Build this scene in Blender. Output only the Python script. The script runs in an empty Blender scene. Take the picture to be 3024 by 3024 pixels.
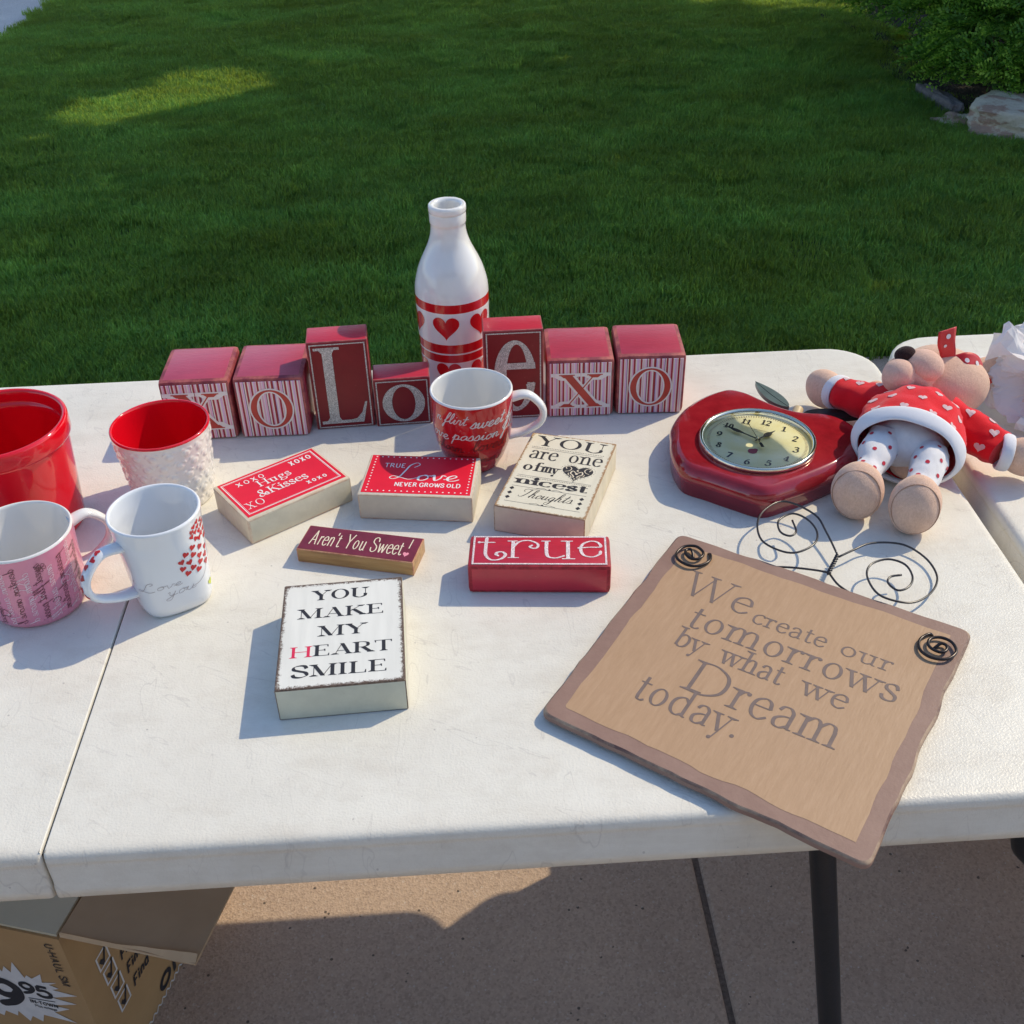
import bpy, bmesh, math, random
from math import sin, cos, pi, radians, hypot, atan2
from mathutils import Vector, Matrix, noise
from mathutils.geometry import delaunay_2d_cdt
from mathutils.bvhtree import BVHTree
random.seed(7)
SC = bpy.context.scene
COL = SC.collection
TZ = 0.69                     # height of the table tops above the concrete

# ------------------------------------------------------------------ camera, sky, sun, exposure
cd = bpy.data.cameras.new('camera'); cam = bpy.data.objects.new('camera', cd); COL.objects.link(cam)
cd.sensor_width = 36; cd.lens = 39.088; cd.clip_start = 0.02; cd.clip_end = 500
cam.location = (0.34602, -0.55509, 0.70858 + TZ)
cam.rotation_euler = (0.943191, 0.021421, -0.058398)
SC.camera = cam
AZ, EL = radians(30.5), radians(42.5)
W = bpy.data.worlds.new('World'); SC.world = W; W.use_nodes = True
nt = W.node_tree; bg = nt.nodes['Background']
sky = nt.nodes.new('ShaderNodeTexSky'); sky.sky_type = 'NISHITA'; sky.sun_disc = False
sky.sun_elevation = EL; sky.sun_rotation = pi / 2 - AZ
sky.air_density = 1.0; sky.dust_density = 0.6; sky.ozone_density = 3.0
nt.links.new(sky.outputs[0], bg.inputs[0]); bg.inputs[1].default_value = 0.15
sd = bpy.data.lights.new('sun', 'SUN'); sun = bpy.data.objects.new('sun', sd); COL.objects.link(sun)
sd.energy = 2.35; sd.angle = radians(0.53); sd.color = (1.0, 0.86, 0.62)
SDIR = Vector((cos(EL) * cos(AZ), cos(EL) * sin(AZ), sin(EL)))
sun.rotation_euler = SDIR.to_track_quat('Z', 'Y').to_euler()
SC.view_settings.view_transform = 'Standard'; SC.view_settings.look = 'None'
SC.view_settings.exposure = 0.54; SC.view_settings.gamma = 1
SC.view_settings.use_curve_mapping = False

# ------------------------------------------------------------------ material helpers
def srgb(r, g, b):
    f = lambda c: (c / 255 / 12.92) if c / 255 <= 0.04045 else ((c / 255 + 0.055) / 1.055) ** 2.4
    return (f(r), f(g), f(b), 1)
class N:
    def __init__(s, name):
        s.m = bpy.data.materials.new(name); s.m.use_nodes = True; s.t = s.m.node_tree
        s.b = s.t.nodes['Principled BSDF']
    def n(s, typ, **k):
        x = s.t.nodes.new(typ)
        for a, v in k.items(): setattr(x, a, v)
        return x
    def l(s, a, b): s.t.links.new(a, b)
    def coord(s, world=False):
        if world: return s.n('ShaderNodeNewGeometry').outputs['Position']
        return s.n('ShaderNodeTexCoord').outputs['Object']
    def noise(s, scale, detail=4, rough=0.55, vec=None, sc=None):
        x = s.n('ShaderNodeTexNoise'); x.inputs['Scale'].default_value = scale
        x.inputs['Detail'].default_value = detail; x.inputs['Roughness'].default_value = rough
        v = vec if vec is not None else s.coord()
        if sc:
            m = s.n('ShaderNodeMapping'); m.inputs['Scale'].default_value = sc; s.l(v, m.inputs[0]); v = m.outputs[0]
        s.l(v, x.inputs['Vector']); return x.outputs['Fac']
    def ramp(s, fac, stops, interp='LINEAR'):
        x = s.n('ShaderNodeValToRGB'); x.color_ramp.interpolation = interp; e = x.color_ramp.elements
        while len(e) < len(stops): e.new(0.5)
        for i, (p, c) in enumerate(stops): e[i].position = p; e[i].color = c if len(c) == 4 else (*c, 1)
        s.l(fac, x.inputs[0]); return x.outputs[0]
    def mix(s, f, a, b):
        x = s.n('ShaderNodeMix', data_type='RGBA')
        for sock, v in ((x.inputs[0], f), (x.inputs[6], a), (x.inputs[7], b)):
            if isinstance(v, (tuple, list, float, int)): sock.default_value = v if not isinstance(v, tuple) or len(v) == 4 else (*v, 1)
            else: s.l(v, sock)
        return x.outputs[2]
    def math(s, op, a, b=None, c=None):
        x = s.n('ShaderNodeMath', operation=op)
        for i, v in enumerate((a, b, c)):
            if v is None: continue
            if isinstance(v, (float, int)): x.inputs[i].default_value = v
            else: s.l(v, x.inputs[i])
        return x.outputs[0]
    def color(s, v):
        if isinstance(v, tuple): s.b.inputs['Base Color'].default_value = v
        else: s.l(v, s.b.inputs['Base Color'])
    def bump(s, h, dist, strength=1.0, prev=None):
        x = s.n('ShaderNodeBump'); x.inputs['Distance'].default_value = dist; x.inputs['Strength'].default_value = strength
        s.l(h, x.inputs['Height'])
        if prev: s.l(prev, x.inputs['Normal'])
        s.l(x.outputs[0], s.b.inputs['Normal']); return x.outputs[0]
    def set(s, **k):
        for a, v in k.items(): s.b.inputs[a.replace('_', ' ')].default_value = v
        return s
def simple(name, col, rough=0.5, var=0.12, nscale=60, bump=0.0, bscale=400, spec=0.5, coat=0.0, metal=0.0):
    q = N(name); d = tuple(c * (1 - var) for c in col[:3]) + (1,); u = tuple(min(1, c * (1 + var)) for c in col[:3]) + (1,)
    q.color(q.ramp(q.noise(nscale), [(0.3, d), (0.7, u)])); q.set(Roughness=rough, Metallic=metal)
    q.b.inputs['Specular IOR Level'].default_value = spec
    if coat: q.set(Coat_Weight=coat); q.b.inputs['Coat Roughness'].default_value = 0.04
    if bump: q.bump(q.noise(bscale, 3), bump)
    return q.m

# ------------------------------------------------------------------ object helpers
def tag(o, label, cat, group=None, kind=None):
    if label: o['label'] = label
    if cat: o['category'] = cat
    if group: o['group'] = group
    if kind: o['kind'] = kind
    return o
def thing(name, label, cat, loc, rz=0, group=None):
    o = bpy.data.objects.new(name, None); COL.objects.link(o); o.empty_display_size = 0.02
    o.location = loc; o.rotation_euler = (0, 0, rz); return tag(o, label, cat, group)
def mk(name, verts, faces, mats, parent=None, smooth=False, mi=None, label=None, loc=None):
    me = bpy.data.meshes.new(name); me.from_pydata([tuple(v) for v in verts], [], [tuple(f) for f in faces]); me.update()
    for m in (mats if isinstance(mats, (list, tuple)) else [mats]): me.materials.append(m)
    if mi: me.polygons.foreach_set('material_index', mi)
    if smooth is True: me.polygons.foreach_set('use_smooth', [True] * len(me.polygons))
    o = bpy.data.objects.new(name, me); COL.objects.link(o)
    if parent: o.parent = parent
    if label: o['label'] = label
    if loc: o.location = loc
    if smooth and smooth is not True: autosmooth(o, smooth)
    return o
def autosmooth(o, ang):
    me = o.data; bm = bmesh.new(); bm.from_mesh(me); bm.normal_update()
    for f in bm.faces: f.smooth = True
    for e in bm.edges:
        if len(e.link_faces) == 2: e.smooth = e.calc_face_angle(0) < radians(ang)
    bm.to_mesh(me); bm.free()
def from_bm(name, bm, mats, parent=None, smooth=None, label=None):
    me = bpy.data.meshes.new(name); bm.normal_update(); bm.to_mesh(me); bm.free()
    for m in (mats if isinstance(mats, (list, tuple)) else [mats]): me.materials.append(m)
    o = bpy.data.objects.new(name, me); COL.objects.link(o)
    if parent: o.parent = parent
    if label: o['label'] = label
    if smooth: autosmooth(o, smooth)
    return o
def box_bm(w, d, h, bev=0, seg=2, z0=0, wobble=0):
    bm = bmesh.new(); bmesh.ops.create_cube(bm, size=1)
    for v in bm.verts: v.co = Vector((v.co.x * w, v.co.y * d, (v.co.z + 0.5) * h + z0))
    if bev: 
        bmesh.ops.bevel(bm, geom=list(bm.edges), offset=bev, segments=seg, profile=0.6, affect='EDGES')
    if wobble:
        for v in bm.verts: v.co += Vector([noise.noise(v.co * 60 + Vector((k * 9, 0, 0))) * wobble for k in range(3)])
    return bm
def catmull(P, n=8, closed=False):
    P = [Vector(p) for p in P]; out = []
    L = len(P)
    for i in range(L if closed else L - 1):
        if closed: a, b, c, d = P[i - 1], P[i], P[(i + 1) % L], P[(i + 2) % L]
        else: a = P[i - 1] if i else P[0] * 2 - P[1]; b, c = P[i], P[i + 1]; d = P[i + 2] if i + 2 < L else P[-1] * 2 - P[-2]
        for k in range(n):
            t = k / n
            out.append(0.5 * ((2 * b) + (c - a) * t + (2 * a - 5 * b + 4 * c - d) * t * t + (-a + 3 * b - 3 * c + d) * t ** 3))
    if not closed: out.append(P[-1])
    return out
def sweep(path, rad, n=8, closed=False, up=None):
    """tube along a path; rad: number, or function t -> (rx, ry)"""
    path = [Vector(p) for p in path]; L = len(path); V = []; F = []
    pn = None
    for i, p in enumerate(path):
        a = path[i - 1] if (i or closed) else path[0]; b = path[(i + 1) % L] if (i < L - 1 or closed) else path[-1]
        t = (b - a).normalized()
        if up is not None: s = Vector(up); nrm = (s - t * s.dot(t)).normalized()
        elif pn is None:
            s = Vector((0, 0, 1)) if abs(t.z) < 0.9 else Vector((1, 0, 0)); nrm = (s - t * s.dot(t)).normalized()
        else: nrm = (pn - t * pn.dot(t)).normalized()
        pn = nrm; bn = t.cross(nrm); r = rad(i / (L - 1)) if callable(rad) else (rad, rad)
        for k in range(n):
            q = 2 * pi * k / n; V.append(p + nrm * cos(q) * r[0] + bn * sin(q) * r[1])
    for i in range(L if closed else L - 1):
        j = (i + 1) % L
        for k in range(n): m = (k + 1) % n; F.append((i * n + k, i * n + m, j * n + m, j * n + k))
    if not closed:
        F.append(tuple(reversed(range(n)))); F.append(tuple((L - 1) * n + k for k in range(n)))
    return V, F
def lathe(prof, n=72, fn=None):
    """prof: list of (r, z, mat) ; mat is the material of the ring up to the next entry"""
    V = []; F = []; M = []
    for (r, z, m) in prof:
        for k in range(n):
            a = 2 * pi * k / n; v = Vector((r * cos(a), r * sin(a), z)); V.append(fn(v, a) if fn else v)
    for i in range(len(prof) - 1):
        for k in range(n):
            j = (k + 1) % n; F.append((i * n + k, i * n + j, (i + 1) * n + j, (i + 1) * n + k)); M.append(prof[i][2])
    for idx, rev in ((0, True), (len(prof) - 1, False)):
        r, z, m = prof[idx]; c = len(V); v = Vector((0, 0, z)); V.append(v)
        for k in range(n):
            j = (k + 1) % n; a, b = idx * n + k, idx * n + j
            F.append((c, b, a) if rev else (c, a, b)); M.append(prof[min(idx, len(prof) - 2)][2])
    return V, F, M
def ellipsoid(rx, ry, rz, sub=4, amp=0.0, freq=30, fn=None, seed=0):
    bm = bmesh.new(); bmesh.ops.create_icosphere(bm, subdivisions=sub, radius=1)
    for v in bm.verts:
        p = Vector((v.co.x * rx, v.co.y * ry, v.co.z * rz))
        if fn: p = fn(p, v.co.copy())
        if amp: p += v.co * noise.noise(p * freq + Vector((seed, 0, 0))) * amp
        v.co = p
    for f in bm.faces: f.smooth = True
    return bm

# ------------------------------------------------------------------ lettering: a small pen that draws roman, sans and script letters
SX = 0.64
CAPS = {
'A': (.84, [('H', (.14, 0), (.42, 1)), ('K', (.42, 1), (.70, 0)), ('H', (.23, .33), (.60, .33))], [(.14, 0), (.70, 0)]),
'C': (.80, [('N', 's', (.70, .72), (.62, .92), (.42, 1), (.17, .82), (.11, .5), (.17, .18), (.42, 0), (.62, .06), (.72, .24))], []),
'D': (.86, [('K', (.18, 0), (.18, 1)), ('A', 's', (.18, .985), (.45, .98), (.70, .80), (.77, .5), (.70, .2), (.45, .02), (.18, .015))], [(.16, 0), (.16, 1)]),
'E': (.76, [('K', (.18, 0), (.18, 1)), ('H', (.18, .985), (.62, .985)), ('H', (.18, .51), (.5, .51)), ('H', (.18, .015), (.66, .015)), ('T', (.62, 1), (.62, .8)), ('T', (.5, .61), (.5, .41)), ('T', (.66, 0), (.66, .22))], [(.16, 0), (.16, 1)]),
'F': (.70, [('K', (.18, 0), (.18, 1)), ('H', (.18, .985), (.62, .985)), ('H', (.18, .51), (.5, .51)), ('T', (.62, 1), (.62, .8))], [(.18, 0), (.16, 1)]),
'G': (.86, [('N', 's', (.70, .76), (.60, .94), (.42, 1), (.17, .82), (.11, .5), (.17, .18), (.42, 0), (.62, .05), (.72, .14)), ('K', (.72, .06), (.72, .44)), ('H', (.5, .44), (.72, .44))], [(.72, .44)]),
'H': (.90, [('K', (.18, 0), (.18, 1)), ('K', (.72, 0), (.72, 1)), ('H', (.18, .51), (.72, .51))], [(.18, 0), (.18, 1), (.72, 0), (.72, 1)]),
'I': (.38, [('K', (.19, 0), (.19, 1))], [(.19, 0), (.19, 1)]),
'K': (.86, [('K', (.18, 0), (.18, 1)), ('H', (.20, .40), (.66, 1)), ('K', (.36, .62), (.74, 0))], [(.18, 0), (.18, 1), (.66, 1), (.74, 0)]),
'L': (.74, [('K', (.20, 0), (.20, 1)), ('H', (.18, .015), (.66, .015)), ('T', (.66, 0), (.66, .26))], [(.18, 0), (.20, 1)]),
'M': (1.02, [('H', (.16, 0), (.16, 1)), ('K', (.16, 1), (.50, .02)), ('H', (.50, .02), (.84, 1)), ('K', (.84, 1), (.84, 0))], [(.16, 0), (.84, 0), (.14, 1), (.86, 1)]),
'N': (.90, [('H', (.16, 0), (.16, 1)), ('K', (.16, 1), (.74, 0)), ('H', (.74, 0), (.74, 1))], [(.16, 0), (.14, 1), (.74, 1)]),
'O': (.90, [('A', 'o', (.45, .5, .36, .5))], []),
'P': (.74, [('K', (.18, 0), (.18, 1)), ('A', 's', (.18, .985), (.42, .98), (.62, .87), (.62, .60), (.42, .48), (.18, .48))], [(.18, 0), (.16, 1)]),
'R': (.86, [('K', (.18, 0), (.18, 1)), ('A', 's', (.18, .985), (.42, .98), (.60, .87), (.60, .63), (.42, .51), (.18, .51)), ('K', (.42, .5), (.72, .02))], [(.18, 0), (.16, 1), (.74, 0)]),
'S': (.70, [('N', 's', (.59, .74), (.52, .94), (.34, 1), (.14, .90), (.13, .68), (.34, .53), (.56, .38), (.60, .14), (.38, 0), (.16, .07), (.09, .27))], []),
'T': (.78, [('K', (.39, 0), (.39, 1)), ('H', (.06, .985), (.72, .985)), ('T', (.07, 1), (.07, .8)), ('T', (.71, 1), (.71, .8))], [(.39, 0)]),
'U': (.86, [('K', (.18, 1), (.18, .34)), ('A', 's', (.18, .38), (.20, .14), (.42, 0), (.64, .14), (.68, .38)), ('H', (.68, .34), (.68, 1))], [(.18, 1), (.68, 1)]),
'V': (.82, [('K', (.12, 1), (.42, 0)), ('H', (.42, 0), (.70, 1))], [(.12, 1), (.70, 1)]),
'W': (1.16, [('K', (.10, 1), (.36, 0)), ('H', (.36, 0), (.60, .98)), ('K', (.56, .98), (.82, 0)), ('H', (.82, 0), (1.06, 1))], [(.10, 1), (.58, 1), (1.06, 1)]),
'X': (.86, [('K', (.16, 1), (.70, 0)), ('H', (.70, 1), (.16, 0))], [(.16, 0), (.16, 1), (.70, 0), (.70, 1)]),
'Y': (.80, [('K', (.12, 1), (.41, .46)), ('H', (.70, 1), (.41, .46)), ('K', (.40, .5), (.40, 0))], [(.12, 1), (.70, 1), (.40, 0)]),
'a': (.56, [('K', (.42, .44), (.42, .02)), ('A', 's', (.11, .50), (.18, .62), (.32, .63), (.41, .52), (.42, .40)), ('A', 's', (.42, .37), (.24, .34), (.10, .22), (.13, .04), (.27, .0), (.42, .12)), ('H', (.42, .02), (.52, .03))], []),
'b': (.62, [('K', (.16, 1), (.16, .04)), ('A', 's', (.16, .50), (.30, .64), (.48, .55), (.54, .32), (.47, .08), (.30, 0), (.16, .10))], [(.11, 1)]),
'c': (.52, [('A', 's', (.46, .52), (.38, .63), (.28, .64), (.12, .52), (.08, .32), (.13, .10), (.30, 0), (.47, .12))], []),
'd': (.64, [('K', (.48, 1), (.48, .02)), ('A', 's', (.48, .50), (.34, .64), (.15, .54), (.09, .32), (.15, .09), (.32, 0), (.48, .12)), ('H', (.48, .02), (.58, .02))], [(.43, 1)]),
'e': (.54, [('H', (.10, .37), (.48, .37)), ('A', 's', (.48, .37), (.43, .57), (.30, .64), (.14, .54), (.09, .32), (.15, .09), (.31, 0), (.48, .12))], []),
'f': (.38, [('K', (.18, 0), (.18, .82)), ('A', 's', (.18, .80), (.21, .94), (.32, 1), (.41, .93)), ('H', (.04, .62), (.36, .62))], [(.18, 0)]),
'g': (.56, [('A', 'o', (.28, .43, .17, .21)), ('A', 's', (.18, .25), (.12, .12), (.24, .03), (.46, -.06), (.50, -.20), (.36, -.32), (.14, -.30), (.07, -.18), (.20, .0)), ('H', (.40, .58), (.54, .62))], []),
'h': (.64, [('K', (.15, 1), (.15, 0)), ('A', 's', (.15, .46), (.28, .63), (.43, .60), (.48, .42)), ('K', (.48, .46), (.48, 0))], [(.15, 0), (.48, 0), (.10, 1)]),
'i': (.30, [('K', (.15, .62), (.15, 0)), ('D', (.15, .86))], [(.15, 0), (.10, .62)]),
'l': (.30, [('K', (.15, 1), (.15, 0))], [(.15, 0), (.10, 1)]),
'm': (.96, [('K', (.15, .62), (.15, 0)), ('A', 's', (.15, .46), (.28, .63), (.41, .60), (.46, .42)), ('K', (.46, .46), (.46, 0)), ('A', 's', (.46, .46), (.59, .63), (.74, .60), (.79, .42)), ('K', (.79, .46), (.79, 0))], [(.15, 0), (.46, 0), (.79, 0), (.10, .62)]),
'n': (.64, [('K', (.15, .62), (.15, 0)), ('A', 's', (.15, .46), (.28, .63), (.43, .60), (.48, .42)), ('K', (.48, .46), (.48, 0))], [(.15, 0), (.48, 0), (.10, .62)]),
'o': (.60, [('A', 'o', (.30, .32, .21, .32))], []),
'p': (.62, [('K', (.16, .62), (.16, -.30)), ('A', 's', (.16, .50), (.30, .64), (.48, .55), (.54, .32), (.47, .08), (.30, 0), (.16, .10))], [(.16, -.3), (.11, .62)]),
'r': (.44, [('K', (.15, .62), (.15, 0)), ('A', 's', (.15, .42), (.23, .57), (.34, .62)), ('D', (.36, .57))], [(.15, 0), (.10, .62)]),
's': (.46, [('N', 's', (.37, .48), (.32, .61), (.22, .64), (.11, .57), (.12, .43), (.25, .33), (.37, .22), (.36, .06), (.23, 0), (.11, .05), (.07, .18))], []),
't': (.40, [('K', (.18, .84), (.18, .12)), ('A', 's', (.18, .16), (.21, .03), (.30, 0), (.39, .06)), ('H', (.05, .62), (.36, .62))], []),
'u': (.64, [('K', (.15, .62), (.15, .18)), ('A', 's', (.15, .22), (.19, .04), (.32, 0), (.47, .13)), ('K', (.47, .62), (.47, .02)), ('H', (.47, .02), (.57, .02))], [(.10, .62), (.42, .62)]),
'v': (.54, [('K', (.08, .62), (.27, 0)), ('H', (.27, 0), (.46, .62))], [(.08, .62), (.46, .62)]),
'w': (.84, [('K', (.08, .62), (.25, 0)), ('H', (.25, 0), (.42, .60)), ('K', (.40, .60), (.57, 0)), ('H', (.57, 0), (.76, .62))], [(.08, .62), (.42, .62), (.76, .62)]),
'x': (.56, [('K', (.09, .62), (.47, 0)), ('H', (.45, .62), (.08, 0))], [(.09, .62), (.45, .62), (.08, 0), (.47, 0)]),
'y': (.56, [('K', (.08, .62), (.28, .02)), ('H', (.48, .62), (.22, -.24)), ('D', (.18, -.24))], [(.08, .62), (.48, .62)]),
'z': (.5, [('H', (.08, .61), (.42, .61)), ('K', (.42, .61), (.08, .01)), ('H', (.08, .01), (.42, .01))], []),
'.': (.26, [('D', (.12, .06))], []), "'": (.2, [('K', (.1, 1), (.08, .8))], []), '-': (.4, [('K', (.06, .4), (.34, .4))], []),
'!': (.3, [('K', (.15, 1), (.13, .3)), ('D', (.13, .06))], []),
'&': (.80, [('N', 's', (.74, .12), (.60, .42), (.44, .16), (.24, .0), (.08, .14), (.12, .34), (.34, .50), (.46, .74), (.38, .96), (.22, .92), (.18, .72), (.34, .40), (.56, .06), (.76, .02))], []),
'0': (.60, [('A', 'o', (.30, .5, .21, .48))], []),
'1': (.44, [('K', (.22, 0), (.22, 1)), ('H', (.22, .98), (.06, .84))], [(.22, 0)]),
'2': (.60, [('N', 's', (.10, .74), (.18, .95), (.34, .99), (.49, .86), (.46, .62), (.26, .30), (.08, .04)), ('K', (.08, .04), (.54, .04))], []),
'3': (.58, [('N', 's', (.10, .84), (.26, 1), (.46, .88), (.44, .64), (.24, .53)), ('N', 's', (.24, .53), (.47, .46), (.52, .22), (.38, .01), (.18, 0), (.07, .16))], []),
'4': (.62, [('K', (.42, 0), (.42, 1)), ('H', (.42, .98), (.06, .28)), ('H', (.06, .28), (.58, .28))], [(.42, 0)]),
'5': (.58, [('K', (.14, .94), (.48, .94)), ('H', (.15, .94), (.12, .54)), ('N', 's', (.12, .54), (.34, .60), (.50, .44), (.50, .16), (.34, 0), (.16, .01), (.06, .14))], []),
'6': (.60, [('N', 's', (.46, .96), (.26, .80), (.11, .50), (.12, .18), (.28, .0), (.46, .10), (.50, .34), (.38, .55), (.20, .52), (.12, .38))], []),
'7': (.56, [('K', (.08, .95), (.50, .95)), ('K', (.50, .95), (.22, 0))], []),
'8': (.58, [('A', 'o', (.29, .75, .17, .24)), ('A', 'o', (.29, .25, .21, .25))], []),
'9': (.60, [('N', 's', (.14, .04), (.34, .20), (.49, .50), (.48, .82), (.32, 1.0), (.14, .90), (.10, .66), (.22, .45), (.40, .48), (.48, .62))], []),
' ': (.34, [], []),
}
SCR = {
'a': (.46, [[(.40, .38), (.25, .45), (.08, .28), (.12, .03), (.28, .08), (.40, .40)], [(.40, .40), (.38, .12), (.48, .06)]]),
'b': (.42, [[(0, .1), (.2, .6), (.26, .98), (.14, .9), (.08, .1), (.2, .02), (.34, .14), (.3, .36), (.44, .34)]]),
'c': (.40, [[(.34, .36), (.24, .45), (.08, .28), (.12, .04), (.26, .02), (.42, .14)]]),
'd': (.48, [[(.36, .38), (.22, .44), (.06, .22), (.14, .02), (.28, .08), (.42, .98)], [(.42, .98), (.38, .1), (.5, .06)]]),
'e': (.42, [[(0, .12), (.22, .20), (.34, .36), (.24, .45), (.10, .28), (.14, .05), (.30, .02), (.44, .14)]]),
'f': (.36, [[(0, .1), (.24, .5), (.36, .95), (.26, 1.04), (.16, .6), (.06, -.4), (-.02, -.5), (-.02, -.3), (.16, .05), (.38, .12)]]),
'g': (.48, [[(.38, .38), (.22, .44), (.06, .22), (.14, .02), (.28, .08), (.36, .42), (.3, -.35), (.14, -.48), (.02, -.32), (.3, 0), (.5, .1)]]),
'h': (.50, [[(0, .1), (.24, .6), (.28, .98), (.16, .9), (.08, .0)], [(.08, .2), (.22, .44), (.32, .38), (.30, .1), (.38, .02), (.52, .12)]]),
'i': (.30, [[(0, .1), (.14, .44), (.12, .1), (.2, .02), (.32, .12)], [(.17, .66), (.19, .70)]]),
'l': (.34, [[(0, .1), (.24, .55), (.28, .95), (.20, 1.0), (.12, .6), (.14, .1), (.24, .02), (.36, .12)]]),
'm': (.70, [[(0, .1), (.08, .44), (.08, 0)], [(.08, .2), (.2, .44), (.3, .38), (.3, 0)], [(.3, .2), (.42, .44), (.52, .38), (.5, .1), (.58, .02), (.72, .12)]]),
'n': (.46, [[(0, .1), (.08, .44), (.08, 0)], [(.08, .2), (.2, .44), (.3, .38), (.28, .1), (.36, .02), (.48, .12)]]),
'o': (.42, [[(.24, .44), (.08, .30), (.10, .04), (.24, .02), (.35, .2), (.28, .43), (.26, .38), (.44, .38)]]),
'p': (.44, [[(0, .1), (.13, .50), (.04, -.50)], [(.08, .2), (.2, .44), (.34, .36), (.32, .1), (.2, .02), (.1, .08)], [(.28, .04), (.46, .1)]]),
'r': (.40, [[(0, .1), (.10, .46), (.17, .42), (.28, .42), (.26, .1), (.32, .02), (.42, .1)]]),
's': (.36, [[(0, .1), (.20, .50), (.29, .2), (.22, .02), (.06, .04)], [(.24, .04), (.38, .1)]]),
't': (.34, [[(0, .1), (.18, .5), (.22, .85), (.14, .12), (.22, .02), (.36, .12)], [(.02, .56), (.36, .60)]]),
'u': (.50, [[(0, .1), (.08, .44), (.08, .1), (.2, .02), (.32, .2), (.34, .44)], [(.34, .44), (.33, .1), (.42, .02), (.52, .12)]]),
'v': (.42, [[(0, .36), (.08, .44), (.12, .2), (.18, .02), (.3, .2), (.33, .42), (.44, .38)]]),
'w': (.68, [[(0, .3), (.08, .44), (.10, .1), (.2, .02), (.32, .2), (.34, .44), (.36, .1), (.46, .02), (.58, .2), (.58, .42), (.70, .38)]]),
'y': (.48, [[(0, .36), (.08, .44), (.1, .15), (.2, .04), (.32, .2), (.34, .44)], [(.34, .44), (.26, -.35), (.1, -.45), (.02, -.3), (.3, .0), (.5, .1)]]),
'T': (.66, [[(.10, .62), (-.04, .80), (.10, .98), (.40, .96), (.74, 1.06)], [(.46, .96), (.38, .45), (.22, .05), (.0, .02), (-.06, .14)]]),
'L': (.90, [[(.58, .74), (.72, .92), (.60, 1.04), (.42, .86), (.34, .5), (.24, .12), (.06, -.02), (-.06, .06), (.04, .17), (.30, .08), (.58, -.02), (.84, .10)]]),
'.': (.24, [[(.05, .03), (.08, .05)]]), '!': (.3, [[(.16, 1), (.12, .3)], [(.1, .04), (.11, .06)]]), ' ': (.3, []),
}
def _strip(pts, wid, polys):
    n = len(pts)
    L = []; R = []
    for i, p in enumerate(pts):
        a = pts[max(0, i - 1)]; b = pts[min(n - 1, i + 1)]; d = (b - a)
        if d.length < 1e-9: d = Vector((1, 0))
        d.normalize(); w = wid(d, i / (n - 1)) / 2; q = Vector((-d.y, d.x)) * w; L.append(p + q); R.append(p - q)
    for i in range(n - 1): polys.append([L[i], R[i], R[i + 1], L[i + 1]])
def disc(c, r, n=10): return [Vector((c[0] + r * cos(2 * pi * k / n), c[1] + r * sin(2 * pi * k / n))) for k in range(n)]
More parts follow.
